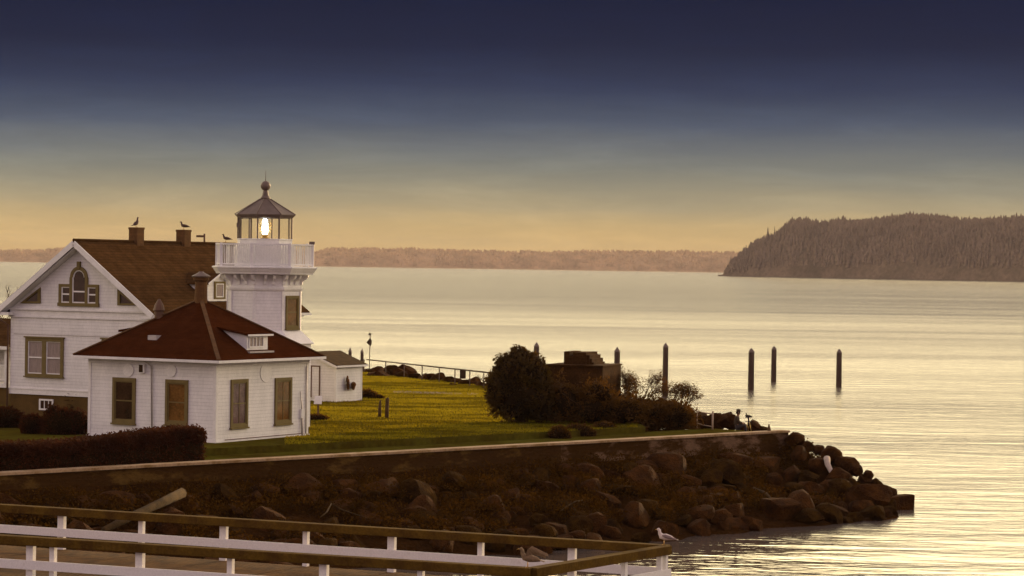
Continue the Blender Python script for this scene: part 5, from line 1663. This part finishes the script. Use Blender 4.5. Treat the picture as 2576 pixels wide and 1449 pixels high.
m.add([(.16, -.08, 1.0), (.30, -.06, .985), (.31, 0, .99), (.30, .06, .985), (.16, .08, 1.0), (.16, -.08, 1.018), (.30, -.06, 1.0), (.31, 0, 1.005), (.30, .06, 1.0), (.16, .08, 1.018)],
      [(0, 1, 2, 3, 4), (9, 8, 7, 6, 5), (0, 5, 6, 1), (1, 6, 7, 2), (2, 7, 8, 3), (3, 8, 9, 4), (4, 9, 5, 0)])
m.build('cap', MT.cloth_dark, per)
m = MB(); m.tube([(.19, 0, .965), (.218, 0, .94), (.2, 0, .93)], [.012, .018, .01], 6); m.tube([(.19, -.025, .9), (.2, 0, .898), (.19, .025, .9)], .008, 5)
for s_ in (-1, 1): m.tube([(.188, .032 * s_, .965), (.197, .032 * s_, .965)], .009, 6); m.tube([(.09, .1 * s_, .97), (.09, .115 * s_, .94), (.09, .1 * s_, .91)], .015, 5)
m.build('face_features', MT.skin, per)
m = MB(); m.rings([(.06, .86), (.1, .9), (.107, .96), (.1, 1.0)], 12, 0, (.08, 0), smooth=True); m.build('hair', MT.hair, per)
for s_, (x_, z_) in ((-1, (.46, -.08)), (1, (.5, -.06))):
    m = MB(); m.tube([(x_ - .05, .12 * s_, z_), (x_ + .08, .12 * s_, z_ - .01), (x_ + .19, .12 * s_, z_ - .02)], [.05, .052, .035], 8); m.build('shoe', MT.black_plastic, per)

tp = at(1883, 1083, 125.2)
tri = empty('camera_tripod', tp, 0, 'camera on a low tripod set up on the rocks in front of the seated person', 'tripod')
h = z_at(1883, 1062, tp) - tp.z
for a in (90, 210, 330):
    m = MB(); m.tube([(.05 * math.cos(R(a)), .05 * math.sin(R(a)), h), (.16 * math.cos(R(a)), .16 * math.sin(R(a)), -.1)], .02, 6); m.build('leg', MT.brass, tri)
m = MB(); m.tube([(0, 0, h - .2), (0, 0, h + .12), (-.02, 0, h + .3)], [.03, .04, .05], 8); m.tube([(-.18, 0, h + .04), (.14, 0, h + .04)], .014, 5); m.build('centre_column', MT.black_plastic, tri)
m = MB(); m.box(-.16, .04, -.06, .06, h + .22, h + .36); m.tube([(.04, 0, h + .29), (.16, 0, h + .27)], [.05, .055], 10); m.box(-.15, -.1, -.03, .03, h + .361, h + .46); m.build('camera_body', MT.black_plastic, tri)

# ================================================================== pier
CZ = 4.30; DZ = 3.12
A0 = gp(0, 1268, CZ); A1 = gp(1682, 1371, CZ)
C0 = gp(0, 1345, CZ); C1 = gp(1338, 1428, CZ)
print('pier', A0, A1, C0, C1)
A00 = A0 - (A1 - A0) * .25; C00 = C0 - (C1 - C0) * .35
dk = empty('pier', (0, 0, 0), 0, 'brown planked pier deck running across the foreground between two railings', 'pier')
Au = (A1 - A0).normalized(); An = Vector((-Au.y, Au.x, 0)).normalized()
m = MB()
poly = [A00 + An * .25, A1 + An * .25 + Au * .2, C1 + (C1 - C0).normalized() * .3 - An * .1, C00 - An * .3]
k = 4; vs = [(p.x, p.y, DZ) for p in poly] + [(p.x, p.y, DZ - .3) for p in poly]
m.add(vs, [(0, 1, 2, 3), (7, 6, 5, 4)] + [(i, i + k, (i + 1) % k + k, (i + 1) % k) for i in range(k)])
m.build('deck', MT.deck_wood, dk)
m = MB()      # planks laid across
n_ = 150
for i in range(n_):
    t = (i + .5) / n_; a = (A00 + An * .1).lerp(A1 + An * .1, t); b = (C00 - An * .15).lerp(C1, t)
    m.beam((a.x, a.y, DZ + .026), (b.x, b.y, DZ + .026), (A1 - A00).length / n_ - .02, .05)
m.build('planks', MT.deck_wood, dk)
for t in (.1, .3, .5, .7, .9):
    for q0_, q1_ in ((A00, A1), (C00, C1)):
        c = q0_.lerp(q1_, t); m = MB(); m.tube([(c.x, c.y, -2.4), (c.x, c.y, DZ - .301)], .17, 10); m.build('support_pile', MT.piling, dk)


def railing(name, a, b, pxs, label, mid_z, post_bottom, wide0=True, group=None, lowposts=True):
    r = empty(name, (0, 0, 0), 0, label, 'railing', group)
    m = MB(); m.beam((a.x, a.y, CZ - .105), (b.x, b.y, CZ - .105), .3, .21)
    o_ = m.build('cap_rail', MT.rail_cap, r); bv = o_.modifiers.new('bevel', 'BEVEL'); bv.width = .02; bv.segments = 2
    d = (b - a).normalized(); n = Vector((d.y, -d.x, 0)); 
    if n.y > 0: n = -n
    m = MB(); p, q = a + n * .06, b + n * .06
    m.beam((p.x, p.y, mid_z), (q.x, q.y, mid_z), .05, .22)
    m.build('mid_rail', MT.white_rail, r)
    for i, px in enumerate(pxs):
        c = line_at(px, a, b); w_ = .19 if (i % 2 == 0) == wide0 else .13
        m = MB(); c2 = c - n * .08
        zt_ = CZ - .212
        m.beam((c2.x, c2.y, post_bottom), (c2.x, c2.y, zt_), w_, .14, up=tuple(n)); m.build('post', MT.white_rail, r)
    return r


railing('railing', A00, A1, [-50, 152 + 78, 353 + 0, 562, 767, 983, 1207, 1436, 1668][1:] if False else [-50, 153 + 77, 353 - 0 + 174, 0][:0] or [-260, -55, 152, 353, 560, 767, 983, 1207, 1437], 'far white railing of the pier with a brown cap rail, along the water', CZ - .66, DZ + .05, True)
# near railing with a turned end section joining the far one
nr = railing('railing', C00, C1, [-120, 74, 130, 349, 577, 812, 1056, 1300], 'near white railing of the pier whose brown cap rail turns at a corner', CZ - .68, DZ + .05, False)
m = MB(); dd_ = (A1 - C1).normalized(); m.beam((C1.x, C1.y, CZ - .107), tuple(Vector((A1.x, A1.y, CZ - .107)) - dd_ * .1), .29, .204); m.build('end_cap_rail', MT.rail_cap, nr)
nn = Vector((dd_.y, -dd_.x, 0)); m = MB(); m.beam((C1.x + nn.x * .06, C1.y + nn.y * .06, CZ - .68), (A1.x + nn.x * .06, A1.y + nn.y * .06, CZ - .68), .05, .22); m.build('end_mid_rail', MT.white_rail, nr)
for px, w_ in ((1571, .12), (1660, .1), (1673, .1)):
    c = line_at(px, C1, A1); m = MB(); m.beam((c.x, c.y, DZ), (c.x, c.y, CZ - .212), w_, .12, up=tuple(nn)); m.build('end_post', MT.white_rail, nr)


# ================================================================== gulls
def gull(loc, ang, s, label, back='gull_grey', breast='gull_white', raised=False, pose='stand', tilt=0.0):
    """faces +x before turning"""
    r = empty('gull', loc, ang, label, 'gull', None)
    up = pose == 'upright'
    if up:
        pts = [(-.20, 0, .10), (-.12, 0, .14), (0, 0, .20), (.05, 0, .28), (.06, 0, .36), (.06, 0, .42), (.09, 0, .46), (.13, 0, .455)]
    else:
        pts = [(-.27, 0, .15), (-.18, 0, .18), (-.04, 0, .20), (.07, 0, .22), (.115, 0, .30), (.125, 0, .37), (.15, 0, .395), (.185, 0, .39)]
    rad = [.02, .06, .088, .075, .045, .04, .042, .018]
    m = MB(); m.tube([Vector(p) * s for p in pts], [x * s for x in rad], 10, squash=.85); m.build('body', getattr(MT, breast), r)
    m = MB(); h_ = Vector(pts[-1]); m.tube([h_ * s, (h_ + Vector((.035, 0, -.004))) * s, (h_ + Vector((.055, 0, -.018))) * s], [.012 * s, .009 * s, .003 * s], 6); m.build('beak', MT.beak, r)
    for sg in (-1, 1):
        m = MB()
        if raised:
            w_ = [(.04, .05 * sg, .25), (.0, .09 * sg, .38), (-.07, .13 * sg, .43), (-.40, .19 * sg, .27), (-.41, .18 * sg, .23), (-.12, .07 * sg, .29)]
            m.add([Vector(p) * s for p in w_] + [(Vector(p) + Vector((0, .012 * sg, .012))) * s for p in w_], [(0, 1, 2, 3, 4, 5), (11, 10, 9, 8, 7, 6)] + [(i, i + 6, (i + 1) % 6 + 6, (i + 1) % 6) for i in range(6)])
        else:
            w_ = [(.04, .07, .245), (-.04, .088, .235), (-.16, .075, .20), (-.33, .03, .145)] if not up else [(.03, .075, .27), (-.02, .088, .22), (-.12, .07, .16), (-.27, .03, .07)]
            m.tube([Vector((a, b * sg, c)) * s for a, b, c in w_], [.02 * s, .045 * s, .04 * s, .008 * s], 8, squash=.35)
        m.build('wing', getattr(MT, back), r)
        m = MB(); x0 = 0.0 if not up else -.02; m.tube([(x0 * s, .03 * sg * s, .13 * s), (x0 * s, .03 * sg * s, 0)], .008 * s, 5); m.tube([(x0 * s, .03 * sg * s, .004 * s), ((x0 + .05) * s, .035 * sg * s, .004 * s)], .01 * s, 5); m.build('leg', MT.beak, r)
    m = MB(); z_ = .15 if not up else .09; m.add([Vector(p) * s for p in ((-.2, -.03, z_ + .02), (-.2, .03, z_ + .02), (-.36, .045, z_ - .02), (-.36, -.045, z_ - .02), (-.2, -.03, z_ + .035), (-.2, .03, z_ + .035), (-.36, .045, z_ - .008), (-.36, -.045, z_ - .008))],
                                            [(0, 1, 2, 3), (7, 6, 5, 4), (0, 4, 5, 1), (1, 5, 6, 2), (2, 6, 7, 3), (3, 7, 4, 0)]); m.build('tail', getattr(MT, back), r)
    return r


gull(chim_tops[0], R(60), 1.05, 'dark upright gull standing on the left brick chimney', 'gull_dark', 'gull_dark', pose='upright')
gull(chim_tops[1], R(170), 1.0, 'dark gull standing on the right brick chimney of the house', 'gull_dark', 'gull_dark')
c = line_at(568, RP0, RP1); gull(c + Vector((0, 0, .24)), R(170), 1.0, 'dark gull on the house ridge beside the lighthouse gallery', 'gull_dark', 'gull_dark')
p = A1 - Au * .12; gull(Vector((p.x, p.y, CZ - .004)), R(168), .95, 'white-breasted gull standing on the end post of the far railing')
p = C1 - (C1 - C0).normalized() * .1; gull(Vector((p.x, p.y, CZ - .004)), R(172), 1.05, 'brown gull with raised wings landing on the corner of the near railing', 'gull_brown', 'gull_brown', raised=True)


# ================================================================== far shores
def conifer_mesh(specs, name, mt, seed=1):
    """specs: array of x,y,z,h,r -> one mesh of two-tier cones"""
    g = np.random.default_rng(seed); V = []; F = []; o = 0; k = 6
    ang = np.arange(k) * 2 * np.pi / k
    for x, y, z, h, r in specs:
        a = ang + g.uniform(0, 1)
        tiers = ((0.0, .62, r), (.34, 1.0, r * .66))
        for z0, z1, rr in tiers:
            jit = g.uniform(.75, 1.2, k)
            V.append(np.stack([x + rr * jit * np.cos(a), y + rr * jit * np.sin(a), np.full(k, z + h * z0)], 1)); V.append(np.array([[x + g.uniform(-.1, .1) * r, y, z + h * z1]]))
            for i in range(k): F.append((o + i, o + (i + 1) % k, o + k))
            o += k + 1
    return np.concatenate(V), np.array(F)


# headland: shoreline and ridge in plan
HP = [(1812, 686, 0), (1824, 668, 0), (1838, 648, 0), (1858, 632, 0), (1880, 618, 0), (1902, 601, 0), (1925, 592, 0), (1950, 583, 0), (1972, 562, 0), (1990, 549, 0), (2030, 547, 0), (2062, 556, 0), (2100, 549, 0), (2150, 551, 0), (2200, 547, 0), (2250, 540, 0), (2290, 535, 0), (2340, 537, 0), (2385, 542, 0), (2412, 548, 0), (2500, 546, 0), (2580, 541, 0), (2760, 545, 0), (3100, 560, 0), (3600, 580, 0)]
def head_top(px):
    for i in range(len(HP) - 1):
        if HP[i][0] <= px <= HP[i + 1][0]:
            f = (px - HP[i][0]) / (HP[i + 1][0] - HP[i][0]); return HP[i][1] * (1 - f) + HP[i + 1][1] * f
    return HP[-1][1] if px > HP[-1][0] else HP[0][1]
def head_Y(px): return 3900 - 500 * min(1, max(0, (px - 1812) / 900.0))
TREE = 9.0
rows_ = [(-0.02, 0.0), (0.0, .02), (.02, .10), (.10, .34), (.28, .60), (.55, .82), (.8, .95), (1.0, 1.0), (1.7, .93), (2.6, .6), (3.2, -.02)]
cols_ = []
xs = [1806, 1812, 1818, 1826, 1838, 1850, 1865] + list(range(1880, 2720, 18)) + list(range(2740, 3600, 60))
vs = []; fs = []; heads = []
for px in xs:
    Y = head_Y(px); base = at(px, 690, Y); X = base.x
    q = at(px, head_top(px), Y + 160); H_ = max(.5, q.z - TREE)
    dep = 30 + 130 * min(1, (px - 1806) / 120.0)
    colp = []
    for a, b in rows_:
        y = Y + dep * a; x = X * (y / Y)
        wob_ = 3.0 * noise.noise(Vector((x * .01, y * .02, 0))) * (1 if 0.05 < b < .99 else 0)
        colp.append((x, y, H_ * b + wob_ - (.8 if b <= 0 else 0)))
    vs += colp; heads.append((px, X, Y, H_, dep))
nr_ = len(rows_)
for i in range(len(xs) - 1):
    for j in range(nr_ - 1):
        a = i * nr_ + j; fs.append((a, a + nr_, a + nr_ + 1, a + 1))
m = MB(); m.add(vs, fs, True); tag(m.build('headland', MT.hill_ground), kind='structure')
def head_pt(px, a):
    Y = head_Y(px); base = at(px, 690, Y); q = at(px, head_top(px), Y + 160); H_ = max(.5, q.z - TREE); dep = 30 + 130 * min(1, (px - 1806) / 120.0)
    for i in range(len(rows_) - 1):
        if rows_[i][0] <= a <= rows_[i + 1][0]:
            f = (a - rows_[i][0]) / (rows_[i + 1][0] - rows_[i][0]); b = rows_[i][1] * (1 - f) + rows_[i + 1][1] * f; break
    y = Y + dep * a
    return base.x * (y / Y), y, H_ * b
g = np.random.default_rng(9); specs = []
for i in range(7500):
    px = 1822 + (2760 - 1822) * g.random() ** .9; a = g.uniform(.06, 1.25)
    x, y, z = head_pt(px, a); small = min(1, (px - 1806) / 90.0)
    h_ = g.uniform(7, 13) * (.45 + .55 * small) * (1.0 + .35 * (g.random() ** 6))
    specs.append((x, y, z - 2, h_, h_ * g.uniform(.2, .34)))
V, F = conifer_mesh(specs, 'forest', MT.conifer, 3)
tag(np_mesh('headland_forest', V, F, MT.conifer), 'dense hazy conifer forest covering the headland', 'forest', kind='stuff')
# broad-leaved clump on the crest and single firs that stand clear of the wood
def fir(px, y_top, label, wpx=9):
    x, y, z = head_pt(px, .75); top = at(px, y_top, y).z; h_ = max(8, top - z + 3)
    r = empty('fir_tree', (x, y, z - 3), 0, label, 'tree', 'firs standing clear on the headland slope')
    m = MB(); m.tube([(0, 0, 0), (0, 0, h_ * .97)], [.45, .12], 6); m.build('trunk', MT.conifer, r)
    sp = []; w2 = wpx / (FPX / y) / 2
    m = MB()
    for k in range(6):
        z0 = h_ * (.18 + .13 * k); m.rings([(w2 * (1 - k / 6.6), z0), (w2 * .25 * (1 - k / 7), z0 + h_ * .17), (.05, z0 + h_ * .19)], 8, k * .3)
    m.build('crown', MT.conifer, r)
fir(1930, 572, 'fir with a broad dark crown, leftmost of the clear-standing firs', 14); fir(1947, 569, 'slender fir, second of the clear-standing firs on the slope', 7); fir(1960, 572, 'thin pointed fir beside the wooded crest', 8); fir(1977, 556, 'fir at the foot of the round clump on the crest', 10)
fir(1838, 643, 'small fir above the tip of the headland', 7); fir(1876, 615, 'lone small fir halfway up the headland slope', 7)
# beach line under the wood
m = MB(); vs = []; fs = []
for i, px in enumerate(xs):
    Y = head_Y(px); b = at(px, 690, Y); vs += [(b.x, Y - 9, -.3), (b.x, Y - 2, 1.4), (b.x, Y + 6, 2.2)]
for i in range(len(xs) - 1):
    for j in range(2): a = i * 3 + j; fs.append((a, a + 3, a + 4, a + 1))
m.add(vs, fs); tag(m.build('beach', MT.hill_ground), kind='structure')

# far shore across the sound
FP = [(-700, 20), (-300, 26), (0, 32), (90, 35), (180, 44), (400, 46), (785, 42), (820, 49), (860, 51), (960, 50), (1020, 52), (1100, 51), (1200, 49), (1290, 49), (1400, 50), (1500, 53), (1600, 54), (1700, 55), (1830, 55), (2100, 58), (2600, 60), (3200, 50)]
def far_h(px):
    for i in range(len(FP) - 1):
        if FP[i][0] <= px <= FP[i + 1][0]:
            f = (px - FP[i][0]) / (FP[i + 1][0] - FP[i][0]); return FP[i][1] * (1 - f) + FP[i + 1][1] * f
    return 30
FY = 8600.0
vs = []; fs = []; xs2 = list(range(-700, 3201, 25)); rw = [(-5, -1.0), (0, .0), (14, .35), (50, .7), (120, 1.0), (260, 1.04), (420, -.05)]
for px in xs2:
    X = (px - 1288) / FPX * FY; H_ = far_h(px) * FY / FPX - 9
    for dy_, b in rw:
        vs.append((X, FY + dy_, H_ * b if b > 0 else b * 2))
n_ = len(rw)
for i in range(len(xs2) - 1):
    for j in range(n_ - 1): a = i * n_ + j; fs.append((a, a + n_, a + n_ + 1, a + 1))
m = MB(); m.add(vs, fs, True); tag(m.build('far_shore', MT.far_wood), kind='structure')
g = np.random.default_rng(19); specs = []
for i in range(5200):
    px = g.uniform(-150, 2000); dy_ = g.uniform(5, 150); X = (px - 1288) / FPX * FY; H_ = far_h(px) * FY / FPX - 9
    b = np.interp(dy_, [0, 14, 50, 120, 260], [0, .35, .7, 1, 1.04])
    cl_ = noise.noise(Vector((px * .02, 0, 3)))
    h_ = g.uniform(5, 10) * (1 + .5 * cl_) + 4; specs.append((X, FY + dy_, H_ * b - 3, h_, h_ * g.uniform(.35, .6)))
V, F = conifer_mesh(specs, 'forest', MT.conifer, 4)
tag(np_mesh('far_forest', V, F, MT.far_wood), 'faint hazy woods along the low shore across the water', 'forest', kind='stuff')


# ================================================================== haze
def haze_box():
    m = bpy.data.materials.new('haze'); m.use_nodes = True
    t = m.node_tree; t.nodes.clear()
    v = t.nodes.new('ShaderNodeVolumePrincipled'); v.inputs['Color'].default_value = (0.85, 0.80, 0.72, 1)
    v.inputs['Density'].default_value = 0.00004; v.inputs['Anisotropy'].default_value = -0.35
    o = t.nodes.new('ShaderNodeOutputMaterial'); t.links.new(v.outputs[0], o.inputs['Volume'])
    b = MB(); b.box(-7000, 7000, -500, 10500, -3.5, 101)
    ob = b.build('haze', m); tag(ob, kind='stuff', label='warm evening haze lying over the water', cat='haze')
    return ob


haze_box()
